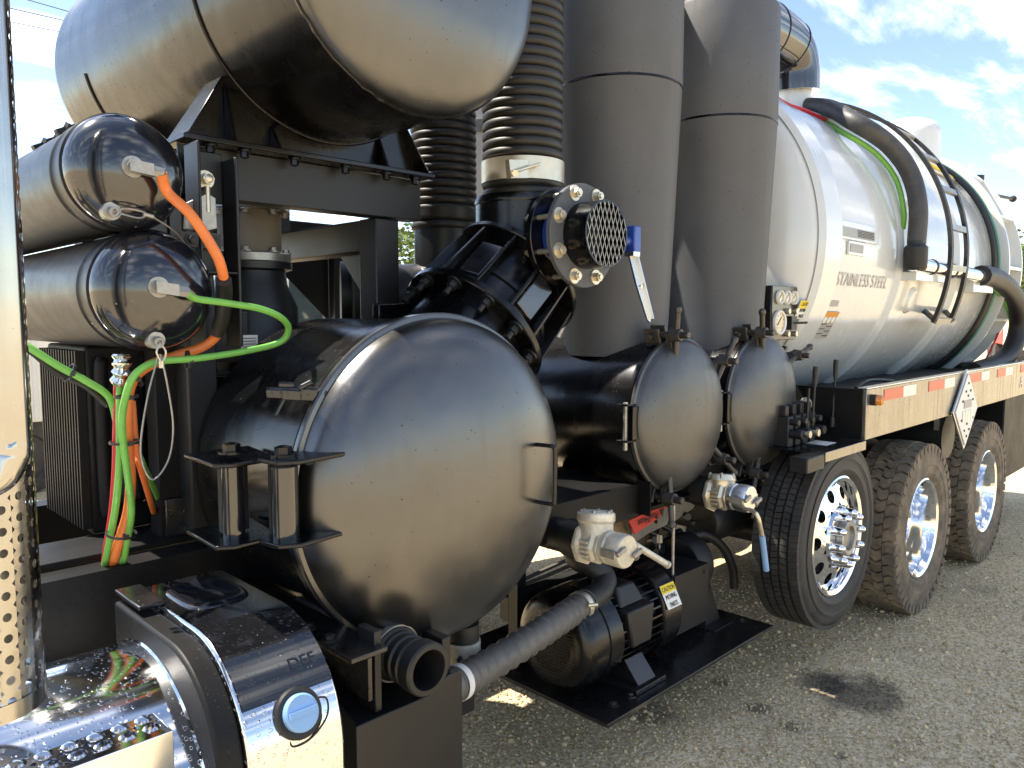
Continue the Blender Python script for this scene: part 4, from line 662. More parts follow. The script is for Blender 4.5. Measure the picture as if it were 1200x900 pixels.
# ---- drain valves
def gate_valve(x, z, y0, yv, name, lab, m, lever):
    r = empty('drain_valve', (x, yv, z), T, lab)
    build(MB().lathe((x, 0, z), ya, [(0, y0), (.06, y0), (.06, yv + .02)], 40), 'drain_pipe', 'satin_black', r)
    build(MB().lathe((x, 0, z), ya, [(.066, yv + .09), (.066, yv + .03), (.0605, yv + .03)], 40), 'pipe_collar', 'rubber', r)
    b = MB(); b.lathe((x, 0, z), ya, [(0, yv + .025), (.062, yv + .025), (.076, yv + .02), (.076, yv - .002), (.066, yv - .006), (.068, yv - .05), (.058, yv - .06), (.058, yv - .075), (0, yv - .075)], 8)
    if lever: b.lathe((x, yv - .028, z), (.15, .1, 1), [(.06, -.02), (.06, .07), (.066, .08), (.066, .105), (.05, .112), (0, .114)], 32)
    else: b.lathe((x, yv - .028, z), (.15, .1, 1), [(.06, -.02), (.056, .05), (.06, .06), (.056, .085), (0, .088)], 32)
    build(b, 'valve_body', m, r, bevel=.004, sa=30)
    ax_ = V((.15, .1, 1)).normalized(); g1, g2, _ = frame_of(ax_); top = V((x, yv - .028, z)) + ax_ * (.105 if lever else .08)
    for i in range(6):
        t = PI / 3 * i; bb = MB(); bb.bolt(top + (g1 * math.cos(t) + g2 * math.sin(t)) * .054 - ax_ * .012, ax_, .0075, .02, False); build(bb, 'bonnet_bolt', 'galvanised', r)
    build(MB().lathe((x, 0, z), ya, [(.0765, yv + .012), (.08, yv + .012), (.08, yv + .004), (.0765, yv + .004)], 8), 'body_rib', m, r)
    bb = MB()
    for i in range(4): bb.obox(V((x, yv - .03, z)) + V((.0, 0, 0)) + V((-.066, 0, .02 - .016 * i)), ((0, 1, 0), (0, 0, 1), (1, 0, 0)), (.016, .004, .004))
    build(bb, 'cast_mark', m, r)
    build(MB().lathe((x, 0, z), ya, [(.05, yv - .075), (.056, yv - .078), (.056, yv - .095), (.05, yv - .10), (.05, yv - .11), (.057, yv - .112), (.057, yv - .155), (.053, yv - .162), (0, yv - .164)], 40), 'dust_cap', 'alu' if not lever else m, r)
    b = MB()
    for sgn in (-1, 1):
        b = MB(); b.obox((x + sgn * .06, yv - .13, z), ((1, 0, 0), (0, 1, 0), (0, 0, 1)), (.006, .03, .014)); b.obox((x + sgn * .045, yv - .172, z - .012 * sgn), ((1, 0, .3), (0, 1, 0), (-.3, 0, 1)), (.024, .006, .008)); build(b, 'cam_arm', 'galvanised', r, bevel=.002)
    b = MB(); b.lathe((x + .06, yv - .15, z - .03), (1, .3, 0), [(.012, -.0015), (.015, -.0015), (.015, .0015), (.012, .0015), (.012, -.0015)], 20); build(b, 'pull_ring', 'galvanised', r)
    if lever:
        b = MB(); q0 = V((x + .07, yv - .09, z + .02)); q1 = at(781, 661, 1.5); b.tube([q0, (q0 + q1) / 2, q1], .012, 12, 3); b.cyl(q1, q1 + (q1 - q0).normalized() * .01, .014); build(b, 'lever', 'cast_grey', r)
    else:
        q0 = at(886, 602, 1.42); q1 = at(893, 628, 1.42); q2 = at(898, 668, 1.43)
        b = MB(); b.tube([V((x, yv - .12, z - .04)), q0, q1], .009, 10, 4); build(b, 'lever', 'zinc', r); b = MB(); b.tube([q1, (q1 + q2) / 2, q2], .012, 14, 4); build(b, 'lever_grip', 'blue_cap', r, label='blue plastic lever grip')
    return r
gate_valve(2.02, .972, 2.15, 1.645, 'a', 'pale cast drain valve with cap above the motor', 'cast_grey', True)
gate_valve(2.88, 1.0, 2.15, 1.66, 'b', 'tan drain valve with blue handled lever before the first wheel', 'zinc', False)
# strap with red tag
q = [at(738, 640, 1.86), at(742, 614, 1.88), at(790, 590, 1.93), at(822, 578, 1.96), at(812, 596, 1.95), at(790, 611, 1.92), at(760, 625, 1.88)]
b = MB(); b.prism(q, (.01, .012, 0)); tg = build(b, 'belt_strap', 'belt', T, 'tan belt strap with a red printed tag')
p0, p1, p2, p3 = at(736, 610, 1.855), at(783, 588, 1.90), at(772, 606, 1.89), at(743, 626, 1.855)
b = MB(); b.prism([p0, p1, p2, p3], (.002, -.004, 0)); build(b, 'red_tag', 'red_tag', tg, label='red tag with black lettering')
rt = (p0 - p1).normalized(); uu = (p3 - p0).normalized(); uu = (uu - rt * uu.dot(rt)).normalized()
text('\u25B2 Fuel/Hose', 'tag_letters', .045, (p1 * .93 + p0 * .07) + (p2 - p1) * .3 + V((.001, -.008, 0)), rt, uu, 'black_print', tg)
# ---- electric motor and pump on its base plate
mo = empty('pump_motor', (2.6, 1.95, .35), T, 'black finned electric motor on a flat base plate')
b = MB(); b.box(2.02, 3.235, 1.556, 2.42, .335, .35); build(b, 'base_plate', 'wet_black', mo, bevel=.002)
b = MB()
for x in (2.15, 3.1): b.box(x, x + .05, 2.12, 2.17, .351, 1.0)
b.box(2.15, 3.15, 2.172, 2.22, .5, .6); build(b, 'hanger', 'dark_steel', mo)
MY, MZ, MR = 1.835, .545, .178; xa = V((1, 0, 0)); mc = V((0, MY, MZ))
build(MB().lathe(mc, xa, [(.10, 2.03), (.13, 2.032), (.165, 2.043), (.183, 2.065), (.186, 2.085), (.186, 2.15), (.183, 2.152), (.183, 2.158), (.188, 2.16), (.188, 2.235), (.17, 2.24)], 72), 'fan_cover', 'black_paint', mo)
b = MB()
for i in range(-9, 10):
    o_ = i * .0125; hl = math.sqrt(max(0, .122 ** 2 - o_ ** 2)); b.obox((2.033, MY + o_, MZ), (xa, ya, (0, 0, 1)), (.0015, .0014, hl)); b.obox((2.0315, MY, MZ + o_), (xa, ya, (0, 0, 1)), (.0015, hl, .0014))
b.cyl((2.05, MY, MZ), (2.055, MY, MZ), .12); build(b, 'fan_grille', 'satin_black', mo)
build(MB().lathe(mc, xa, [(.15, 2.2), (.15, 2.5), (.18, 2.505), (.188, 2.51), (.188, 2.62), (.17, 2.63), (.09, 2.66), (.09, 3.0), (0, 3.0)], 64), 'motor_body', 'black_paint', mo)
nf = 34
for i in range(nf):
    t = 2 * PI * i / nf; d = V((0, math.cos(t), math.sin(t))); b = MB(); b.obox(mc + xa * 2.367 + d * .163, (xa, d, xa.cross(d)), (.13, .0165, .003))
    build(b, 'cooling_fin', 'black_paint', mo)
b = MB(); b.prism([(2.28, 1.64, .51), (2.40, 1.64, .51), (2.43, 1.65, .65), (2.26, 1.65, .65)], (0, .1, 0)); b.prism([(2.27, 1.69, .651), (2.42, 1.69, .651), (2.40, 1.73, .72), (2.29, 1.73, .72)], (0, .1, 0)); build(b, 'terminal_box', 'satin_black', mo, bevel=.008)
b = MB(); b.box(2.25, 2.44, 1.60, 1.79, .352, .37); b.prism([(2.29, 1.62, .371), (2.29, 1.74, .371), (2.29, 1.77, .45), (2.29, 1.69, .45)], (.11, 0, 0)); b.bolt((2.235, 1.62, .3505), (0, 0, 1), .014, .014); build(b, 'motor_foot', 'wet_black', mo, bevel=.003)
for (px, py) in ((718, 826), (868, 727), (655, 775)): q = at(px, py, Z=.351); b = MB(); b.bolt(q, (0, 0, 1), .014, .012); build(b, 'bolt', 'dark_steel', mo)
b = MB(); b.box(2.70, 2.97, 1.735, 1.741, .40, .66); b.box(2.70, 2.97, 1.7415, 2.05, .654, .66); b.box(2.964, 2.97, 1.7415, 2.05, .352, .6535); b.bolt((2.93, 1.735, .63), (0, -1, 0), .008, .006); build(b, 'coupling_guard', 'satin_black', mo, bevel=.002)
b = MB(); b.prism([(2.972, 1.76, .352), (3.12, 1.76, .352), (3.0, 1.76, .60), (2.972, 1.76, .60)], (0, .006, 0)); b.box(2.972, 3.13, 1.70, 1.7595, .351, .357); build(b, 'guard_foot', 'satin_black', mo)
# sticker on the band
ts = math.radians(28); sn_ = V((0, -math.cos(ts), math.sin(ts))); su_ = V((0, math.sin(ts), math.cos(ts))); sc_ = mc + xa * 2.565 + sn_ * .190
def sticker(c, right, up, wd, h, parent, name='warning_label', split=.36, txt=('CAUTION', 'MOVING', 'PARTS')):
    c = V(c); right = V(right).normalized(); up = V(up).normalized(); n_ = right.cross(up)
    o = build(MB().obox(c, (right, up, n_), (wd / 2, h / 2, .0008)), name, 'white_print', parent)
    build(MB().obox(c + up * h * (.5 - split / 2) + n_ * .0012, (right, up, n_), (wd / 2, h * split / 2, .0006)), 'yellow_band', 'yellow_print', parent)
    for i, s in enumerate(txt):
        text(s, 'label_text', h * .27, c + n_ * .0022 + up * h * (.5 - .28 - .33 * i) , right, up, 'black_print', parent, sx=.72, align='CENTER')
    return o
sticker(sc_, (1, 0, 0), su_, .095, .095, mo)
b = MB(); q = V((3.05, 1.92, .60)); b.lathe(q, xa, [(0, -.05), (.12, -.05), (.135, -.03), (.135, .05), (.1, .08), (0, .09)], 40); build(b, 'pump_head', 'dark_steel', mo)
b = MB(); b.tube([at(795, 640, 1.95), at(822, 626, 1.9), at(846, 640, 1.85), at(858, 665, 1.83), at(860, 688, 1.83)], .022, 12); build(b, 'pump_hose', 'rubber', mo)
b = MB()
for i in range(26):
    c = at(random.uniform(745, 815), random.uniform(605, 645), random.uniform(1.9, 2.05)); b.cyl(c, c + V((random.uniform(-.07, .07), random.uniform(-.05, .05), random.uniform(-.04, .04))), random.uniform(.008, .022), n=10)
build(b, 'pump_fittings', 'dark_steel', mo, kind='stuff')
b = MB(); c = at(773, 640, 1.82); b.lathe(c, (.6, -.8, 0), [(.014, -.002), (.017, -.002), (.017, .002), (.014, .002), (.014, -.002)], 20); b.cyl(c + V((0, 0, .05)), c + V((0, 0, .016)), .012, n=8); build(b, 'lock_ring', 'galvanised', mo)
b = MB()
for i, q in enumerate(((600, 690), (607, 680), (598, 676))): b.tube([at(590, q[1] + 14, 2.2), at(q[0] + 40, q[1] - 8, 2.25), at(q[0] + 90, q[1] - 30, 2.3)], .009, 8)
build(b, 'wiring', 'belt', T)
# grey suction hose with elbow
def ringed(t): return .0455 + .006 * max(0, math.sin(t * 2 * PI * 21)) ** 4
b = MB(); P = [at(512, 812, 1.62), at(560, 787, 1.66), at(620, 750, 1.70), at(665, 720, 1.735), at(690, 704, 1.755)]
b.tube(P, ringed, 28, 60); gh = build(b, 'suction_hose', 'grey_hose', T, 'ridged grey suction hose slanting up to the elbow', sa=25)
e_ = P[0]; dvv = (P[1] - P[0]).normalized(); q = at(537, 800, 1.64)
build(MB().lathe(q, dvv, [(.0505, -.012), (.053, -.012), (.053, .012), (.0505, .012), (.0505, -.012)], 32), 'white_band', 'white_dull', gh)
q = at(680, 710, 1.748); dvv = (P[4] - P[3]).normalized(); b = MB(); b.lathe(q, dvv, [(.0505, -.012), (.0535, -.012), (.0535, .012), (.0505, .012), (.0505, -.012)], 32); b.cyl(q + V((-.02, -.05, .02)), q + V((.03, -.052, .01)), .007); build(b, 'hose_clamp', 'zinc', gh)
b = MB(); b.tube([at(686, 707, 1.75), at(703, 694, 1.77), at(708, 678, 1.80), at(695, 664, 1.84), at(678, 655, 1.90), at(672, 645, 1.98)], .047, 24, 8); build(b, 'rubber_elbow', 'rubber', gh)
# ---- main tank
MYc, MZc, MRr, MX0, MX1 = 2.72, 2.15, 1.018, 3.95, 7.9
pr = [(0, -.2)] + [(MRr * math.sin(i / 16 * PI / 2), -.2 * math.cos(i / 16 * PI / 2)) for i in range(1, 17)] + [(MRr, MX1 - MX0)] + [(MRr * math.cos(i / 12 * PI / 2), MX1 - MX0 + .3 * math.sin(i / 12 * PI / 2)) for i in range(1, 12)] + [(0, MX1 - MX0 + .3)]
mt = build(MB().lathe((MX0, MYc, MZc), xa, pr, 160), 'main_tank', 'white_paint', T, 'long white cylindrical tank with stiffener rings')
def ring(x0, x1, h, name='stiffener_ring', m='white_paint'):
    return build(MB().lathe((0, MYc, MZc), xa, [(MRr - .002, x0), (MRr + h, x0 + .025), (MRr + h, x1 - .025), (MRr - .002, x1)], 144), name, m, mt, sa=25)
for x in (3.92, 5.06, 6.22): ring(x, x + .25, .028)
for x in (7.32, 7.74): build(MB().lathe((0, MYc, MZc), xa, [(MRr - .002, x), (MRr + .10, x), (MRr + .10, x + .025), (MRr - .002, x + .025)], 128), 'rear_flange', 'white_paint', mt)
for i in range(16):
    t = 2 * PI * i / 16; d = V((0, math.cos(t), math.sin(t))); b = MB(); b.obox(V((7.5425, MYc, MZc)) + d * (MRr + .05), (xa, d, xa.cross(d)), (.196, .047, .012)); build(b, 'flange_web', 'white_paint', mt)
def onT(px, py, off=0):
    d = _f + _r * ((px - 600) / FPX) - _u * ((py - 450) / FPX); R = MRr + off; oy, oz = -MYc, CAM_H - MZc
    A = d.y ** 2 + d.z ** 2; B = 2 * (oy * d.y + oz * d.z); C_ = oy * oy + oz * oz - R * R; t = (-B - math.sqrt(max(0, B * B - 4 * A * C_))) / (2 * A)
    return V((0, 0, CAM_H)) + d * t
def tframe(p): n_ = V((0, p.y - MYc, p.z - MZc)).normalized(); return n_, xa.cross(n_) * -1 if (xa.cross(n_)).z < 0 else xa.cross(n_)
# lettering and plates on the tank
p = onT(979, 334, .004); q = onT(1041, 341, .004); n_, u_ = tframe(p)
text('STAINLESS STEEL', 'tank_lettering', .105, (p.x, p.y, p.z) , (1, 0, 0), u_, 'faded_print', mt, sx=(q.x - p.x) / .105 / 8.0)
def tplate(pa, pc, m, name, off=.004, th=.003):
    a = onT(*pa, off); c = onT(*pc, off); mid = (a + c) / 2; n_, u_ = tframe(mid); h = abs((c - a).dot(u_)); wd = abs(c.x - a.x)
    return build(MB().obox(V((0, MYc, MZc)) + V((mid.x, 0, 0)) + n_ * (MRr + off), (xa, u_, n_), (wd / 2, h / 2, th)), name, m, mt, bevel=.001), V((mid.x, MYc, MZc)) + n_ * (MRr + off + th), n_, u_, wd, h
o, c, n_, u_, wd, h = tplate((984, 264), (1025, 283), 'grey_print', 'spec_plate', .016)
tplate((980, 257), (1029, 287), 'white_paint', 'plate_frame', .008, .006)
for i in range(5): build(MB().obox(c + xa * wd * .22 + u_ * h * (.32 - .16 * i), (xa, u_, n_), (wd * .24, h * .035, .002)), 'plate_line', 'black_print', mt)
tplate((997, 285), (1011, 297), 'grey_print', 'serial_plate', .016); tplate((994, 282), (1014, 301), 'white_paint', 'plate_frame', .008, .006)
p = onT(941, 363, .004); n_, u_ = tframe(p); sticker(p, (1, 0, 0), u_, .13, .10, mt, split=.42)
tplate((973, 352), (981, 359), 'grey_print', 'small_label')
qa, qb, qc = onT(967, 365, .004), onT(982, 367, .004), onT(957, 396, .004); mid = V((0, (qa.y + qc.y) / 2, (qa.z + qc.z) / 2)); n_, u_ = tframe(mid); wd = qb.x - qa.x; h = abs((qa - qc).dot(u_))
c = V(((qa.x + qb.x) / 2, MYc, MZc)) + n_ * (MRr + .004); build(MB().obox(c, (xa, u_, n_), (wd / 2, h / 2, .003)), 'hazard_label', 'grey_print', mt); c = c + n_ * .003
build(MB().obox(c + u_ * h * .41 + n_ * .001, (xa, u_, n_), (wd / 2, h * .09, .001)), 'orange_band', 'orange_print', mt)
for k in range(3): build(MB().cyl(c + u_ * h * .22 + xa * wd * (-.3 + .3 * k), c + u_ * h * .22 + xa * wd * (-.3 + .3 * k) + n_ * .0015, wd * .12, n=20), 'pictogram', 'white_print', mt)
for k in range(6): build(MB().obox(c + u_ * h * (.05 - .09 * k) + xa * wd * (.24 if k % 2 else -.2) + n_ * .001, (xa, u_, n_), (wd * .2, h * .012, .001)), 'label_line', 'black_print', mt)
# top fittings
b = MB(); b.cyl((5.22, 2.5, 2.9), (5.22, 2.5, 3.36), .14, n=40); build(b, 'tank_riser', 'white_paint', mt)
ev = [(3.4, 2.5, 3.58), (4.4, 2.5, 3.58), (4.8, 2.5, 3.585), (5.08, 2.5, 3.56), (5.2, 2.5, 3.45), (5.22, 2.5, 3.28)]
el2 = build(MB().tube(ev, .19, 40, 6), 'vacuum_elbow', 'gloss_black', T, 'dark shiny vacuum elbow pipe on top of the tank')
for p_, d_ in ((V((4.8, 2.5, 3.585)), V((1, 0, 0))), (V((5.08, 2.5, 3.56)), V((1, 0, -.35)))): build(MB().lathe(p_, d_, [(.186, -.006), (.196, 0), (.186, .006)], 40), 'weld_seam', 'dark_steel', el2)
b = MB(); b.lathe((6.95, 2.3, 2.9), (0, 0, 1), [(.25, 0), (.25, .33), (.24, .38), (.2, .44), (.12, .475), (0, .49)], 48); build(b, 'manway', 'white_paint', mt)
for (px, py) in ((1000, 148), (1022, 165)): q = at(px, py, 2.05); build(MB().cyl(q + V((0, .05, .05)), q + V((0, .12, -.16)), .022), 'hose_bracket', 'rubber', mt)
def arcT(X, off, a0, a1, n=18):
    return [V((X, MYc + (MRr + off) * math.cos(math.radians(a0 + (a1 - a0) * i / n)), MZc + (MRr + off) * math.sin(math.radians(a0 + (a1 - a0) * i / n)))) for i in range(n + 1)]
th_pts = [V((5.6, 3.2, 3.2)), V((5.35, 2.75, 3.24)), at(962, 125, 2.25), at(1000, 142, 1.9), at(1040, 168, 1.75), at(1066, 202, 1.65), at(1076, 242, 1.6), at(1074, 286, 1.6)]
hose(th_pts, .054, 'tank_hose', 'thick grey hose draped over the white tank', 'tank_hose')
ctr = V((5.1, MYc, MZc)); hose([p + (V((p.x, MYc, MZc)) - p).normalized() * .083 for p in th_pts[:-1]] + [th_pts[-1] + V((.03, .09, .1))], .016, 'green', 'green line running along under the draped tank hose', 'tank_hose')
q = at(1073, 300, 1.6); b = MB(); b.lathe(q, (0, 0, 1), [(0, -.085), (.06, -.085), (.068, -.07), (.068, .05), (.05, .07), (.05, .09), (0, .09)], 12); build(b, 'hose_coupling', 'rubber', T, 'black hose end coupling hanging beside the ladder')
rp_ = [at(1070, 309, 1.6), at(1150, 324, 1.6)]
b = MB(); b.cyl(rp_[0], rp_[1], .046, n=32); pp = build(b, 'chrome_pipe', 'chrome', T, 'polished horizontal pipe behind the ladder')
for k in (.22, .5, .93): c = rp_[0].lerp(rp_[1], k); build(MB().lathe(c, xa, [(.0465, -.012), (.05, -.012), (.05, .012), (.0465, .012), (.0465, -.012)], 24), 'pipe_clamp', 'rubber', pp)
for (a_, c_) in (((1070, 318), (1104, 332)), ((1138, 328), (1160, 344))):
    p0, p1 = at(*a_, 1.62), at(*c_, 1.62); b = MB(); b.box(p0.x, p1.x, 1.60, 1.86, min(p0.z, p1.z) + .0, max(p0.z, p1.z)); build(b, 'pipe_bracket', 'white_paint', mt, bevel=.004)
hose([at(1149, 323, 1.6), at(1160, 324, 1.6), at(1177, 333, 1.6), at(1190, 352, 1.6), at(1195, 378, 1.6), at(1188, 405, 1.62), at(1172, 424, 1.66), at(1140, 436, 1.7)], .075, 'rubber', 'thick black hose curling down to the deck edge', 'tank_hose')
hose([at(1146, 330, 1.62), at(1160, 334, 1.66), at(1172, 345, 1.66), at(1183, 364, 1.66), at(1185, 384, 1.66), at(1178, 406, 1.68), at(1165, 422, 1.7), at(1135, 437, 1.74)], .022, 'green', 'bright green line inside the black hose curl', 'tank_hose')
for x, off, r, m, lab in ((7.2, .03, .022, 'rubber', 'black cable bundle bent round the white tank'), (7.24, .045, .012, 'teal', 'teal cable bent round the white tank'), (7.15, .03, .018, 'rubber', 'second black cable bent round the white tank')): hose(arcT(x, off, 100, 235, 24), r, m, lab, 'tank_cable')
hose([at(1178, 350, 1.75), at(1172, 385, 1.75), at(1150, 432, 1.75)], .008, 'red', 'thin red cord hanging behind the tank end', 'cord')
hose([V((3.9, 2.2, 3.12)), at(915, 118, 2.25), at(945, 130, 2.2), at(968, 141, 2.15)], .012, 'red', 'thin red line on the tank shoulder', 'cord')
hose([at(968, 141, 2.15), at(1000, 160, 2.1), at(1040, 178, 2.05), at(1090, 198, 2.0), at(1140, 222, 1.98)], .012, 'zinc', 'tan line running along the tank shoulder', 'cord')
hose([at(1085, 190, 2.05), at(1120, 212, 2.0), at(1150, 235, 1.95), at(1165, 262, 1.85)], .015, 'yellow_print', 'yellow line at the tank shoulder', 'cord')
q = at(1150, 226, 2.2); b = MB(); b.cyl(q, q + V((0, 0, -.35)), .05); b.cyl(q + V((-.1, 0, .02)), q + V((.12, 0, .02)), .06); b.lathe(q + V((0, 0, .0)), (0, 0, 1), [(.09, 0), (.09, .05), (0, .06)], 24); rv = build(b, 'tank_valve', 'white_dull', mt)
b = MB(); q1 = at(1187, 233, 2.15); b.cyl(q + V((.05, -.02, 0)), q1, .016); b.lathe(q1, xa, [(0, -.035), (.035, -.015), (.035, .015), (0, .035)], 16); b.cyl(q + V((-.2, 0, .0)), q + V((-.2, 0, .14)), .07, n=10); build(b, 'valve_lever', 'rubber', mt)
# ladder
ld = empty('ladder', (6.18, 1.6, 1.8), T, 'black curved ladder bent round the white tank')
for x in (5.58, 5.93):
    a_ = arcT(x, .15, 82, 202, 40); b = MB()
    for i, p in enumerate(a_[:-1]):
        d = (a_[i + 1] - p); n_ = V((0, (p.y + a_[i + 1].y) / 2 - MYc, (p.z + a_[i + 1].z) / 2 - MZc)).normalized(); b.obox((p + a_[i + 1]) / 2, (d, xa, n_), (d.length / 2 + .001, .022, .012))
    build(b, 'stringer', 'rubber', ld)
for deg in (85, 97, 109, 121, 133, 145, 158, 171, 184, 201.5):
    p = arcT(5.58, .15, deg, deg + 1, 1)[0]; n_ = V((0, p.y - MYc, p.z - MZc)).normalized(); build(MB().obox(p + V((.175, 0, 0)), (xa, n_, xa.cross(n_)), (.152, .011, .02)), 'rung', 'galvanised', ld)
p = arcT(5.58, .15, 201, 202, 1)[0]; b = MB(); b.cyl(p + V((-.01, 0, 0)), at(1071, 354, 1.95), .018); b.cyl(p + V((.37, 0, 0)), at(1098, 352, 1.97), .018); build(b, 'ladder_stay', 'rubber', ld)
b = MB(); q = onT(1066, 352, .0); b.lathe(q, (0, -1, -.3), [(.0, .02), (.07, .02), (.09, 0), (.09, -.02)], 32); build(b, 'stay_pad', 'white_paint', mt)
# ---- gauge panel
gp = empty('gauge_panel', (3.7, 1.82, 1.62), T, 'gauge panel box with three small dials and one large dial')
GX0, GX1, GYf, GZ0, GZ1 = 3.585, 3.86, 1.78, 1.63, 1.90
b = MB(); b.box(GX0, GX1, GYf + .004, GYf + .12, GZ0, GZ1); build(b, 'box', 'wet_black', gp, bevel=.003)
b = MB(); b.box(GX0 + .004, GX1 - .002, GYf, GYf + .0035, GZ0 + .003, GZ1 - .003); build(b, 'face_plate', 'panel_brown', gp)
def gauge(x, z, r):
    b = MB(); b.lathe((x, GYf, z), (0, -1, 0), [(r * 1.05, -.001), (r * 1.05, .012), (r * .98, .016), (r * .86, .012), (r * .86, .006)], 40); g = build(b, 'gauge', 'white_print', gp)
    build(MB().cyl((x, GYf + .001, z), (x, GYf - .007, z), r * .87, n=40), 'dial', 'gauge_face', g)
    b = MB(); b.obox((x - r * .1, GYf - .008, z + r * .12), ((.7, 0, -.7), (0, 1, 0), (.7, 0, .7)), (r * .04, .0008, r * .5))
    for i in range(9): t = math.radians(-45 + 33.75 * i); b.obox((x + r * .68 * math.cos(t), GYf - .0075, z + r * .68 * math.sin(t)), ((math.cos(t), 0, math.sin(t)), (0, 1, 0), (-math.sin(t), 0, math.cos(t))), (r * .09, .0004, r * .025))
    build(b, 'needle', 'black_print', g)
for x in (3.66, 3.735, 3.812): gauge(x, 1.843, .033)
gauge(3.66, 1.718, .058)
b = MB()
for (x, z) in ((3.745, 1.775), (3.83, 1.775), (3.745, 1.66), (3.83, 1.66)): b.cyl((x, GYf, z), (x, GYf - .018, z), .014, n=12)
build(b, 'push_buttons', 'zinc', gp); b = MB(); b.obox((3.785, GYf - .012, 1.715), (xa, ya, (0, 0, 1)), (.03, .012, .035)); b.cyl((3.78, GYf - .02, 1.715), (3.85, GYf - .06, 1.717), .006); build(b, 'selector', 'satin_black', gp)
b = MB(); b.cyl((3.585, 1.84, 1.76), (3.55, 1.84, 1.76), .018); build(b, 'side_knob', 'red_tag', gp); b = MB(); b.tube([(3.585, 1.85, 1.74), (3.56, 1.85, 1.72), (3.55, 1.85, 1.64), (3.56, 1.86, 1.55)], .008, 8); build(b, 'side_cable', 'rubber', gp)
b = MB(); b.box(3.66, 3.72, 1.82, 1.87, 1.13, 1.628); build(b, 'panel_post', 'dark_steel', gp)
# ---- deck
dk = empty('side_deck', (6, 1.42, 1.14), T, 'tan reflecting metal side deck with red and white tape')
DY0 = 1.42; bounds = [3.875, 5.97, 6.72, 7.9, 8.6]
for x0, x1 in zip(bounds, bounds[1:]):
    b = MB(); b.box(x0 + .002, x1 - .002, DY0, DY0 + .02, 1.14, 1.392); build(b, 'side_panel', 'deck_metal', dk, bevel=.003)
b = MB(); b.box(3.872, 8.6, DY0 - .003, 1.462, 1.3925, 1.40); build(b, 'deck_top', 'alu', dk, bevel=.002)
b = MB(); b.box(3.872, 3.88, DY0 + .021, 2.15, 1.14, 1.392); build(b, 'front_panel', 'flat_black', dk)
b = MB(); b.box(3.881, 8.6, 1.50, 2.15, 1.30, 1.31); build(b, 'deck_floor', 'dark_steel', dk)
for (r0, r1, w1) in ((1036, 1058, 1073), (1088, 1106, 1118), (1135, 1149, 1158), (1167.5, 1177, 1185), (1194.5, 1202, 1210)):
    a_, c_, e_ = (at(v, 460, DY0).x for v in (r0, r1, w1))
    build(MB().box(a_, c_, DY0 - .0025, DY0 - .0005, 1.318, 1.376), 'red_tape', 'tape_red', dk); build(MB().box(c_ + .003, e_, DY0 - .0025, DY0 - .0005, 1.318, 1.376), 'white_tape', 'tape_white', dk)
q = at(1024, 468, DY0); b = MB(); b.lathe(V((q.x - .03, DY0, q.z)), (0, -1, 0), [(0, 0), (.028, 0), (.028, .025), (0, .026)], 24); ml = build(b, 'marker_lamp', 'rubber', dk); build(MB().lathe(V((q.x - .03, DY0, q.z)), (.3, -1, 0), [(.026, .02), (.026, .045), (.015, .055), (0, .056)], 24), 'amber_lens', 'amber', ml)
text('A', 'panel_letter', .13, (7.0, DY0 - .002, 1.2), (1, 0, 0), (0, 0, 1), 'white_print', dk)
b = MB(); b.tube([at(1003, 455, 1.75), at(1018, 446, 1.75), at(1042, 446, 1.75), at(1050, 449, 1.75)], .011, 8); build(b, 'grab_rail', 'rubber', dk)
# placard
q = at(1128, 478, 1.395); pl = empty('placard', (5.5, 1.39, .91), T, 'white diamond placard hanging on the side deck')
for k, (s, y0, th, m) in enumerate(((.26, 1.40, .014, 'alu'), (.235, 1.392, .0075, 'white_print'))):
    c = V((5.5, 0, 1.158)); b = MB(); b.prism([c + V((0, y0, s)), c + V((s * 1.02, y0, 0)), c + V((0, y0, -s)), c + V((-s * 1.02, y0, 0))], (0, th, 0)); build(b, 'backing' if k == 0 else 'face', m, pl, bevel=.004)
c = V((5.5, 1.3905, 1.158))
b = MB(); b.box(5.42, 5.58, 1.388, 1.391, 1.17, 1.22); build(b, 'window', 'grey_print', pl)
for k, sx in enumerate((-.08, -.025, .03, .085)): b = MB(); b.box(5.5 + sx - .022, 5.5 + sx + .022, 1.387, 1.391, 1.085, 1.155); build(b, 'flip_tab', 'tape_white', pl, bevel=.002)
for (dx_, dz_) in ((0, .17), (.05, .12), (-.05, .12), (.11, .06), (-.11, .06), (.12, -.06), (-.12, -.06), (.05, -.13), (-.05, -.13), (0, -.17), (0, .09), (0, -.09)): b = MB(); b.cyl((5.5 + dx_, 1.3915, 1.158 + dz_), (5.5 + dx_, 1.387, 1.158 + dz_), .008, n=10); build(b, 'rivet', 'black_print', pl)
# step box with levers
lv = empty('lever_bank', (3.5, 1.6, 1.12), T, 'black hydraulic lever bank on the step before the deck')
b = MB(); b.box(3.38, 3.87, 1.42, 1.85, 1.128, 1.136); build(b, 'step_tray', 'wet_black', lv); b = MB(); b.box(3.40, 3.87, 1.412, 1.4195, 1.095, 1.14); build(b, 'tray_lip', 'deck_metal', lv, bevel=.002)
b = MB(); b.box(3.22, 3.398, 1.415, 1.50, 1.065, 1.135); build(b, 'tray_stop', 'satin_black', lv, bevel=.006)
b = MB()
for i, x in enumerate((3.42, 3.5, 3.58, 3.66)):
    b.box(x, x + .055, 1.60, 1.78, 1.137, 1.28); b.cyl((x + .027, 1.605, 1.2), (x + .027, 1.54, 1.2), .022); b.cyl((x + .027, 1.605, 1.255), (x + .027, 1.56, 1.255), .016); b.box(x + .01, x + .045, 1.62, 1.70, 1.28, 1.33)
build(b, 'valve_block', 'dark_steel', lv, bevel=.004)
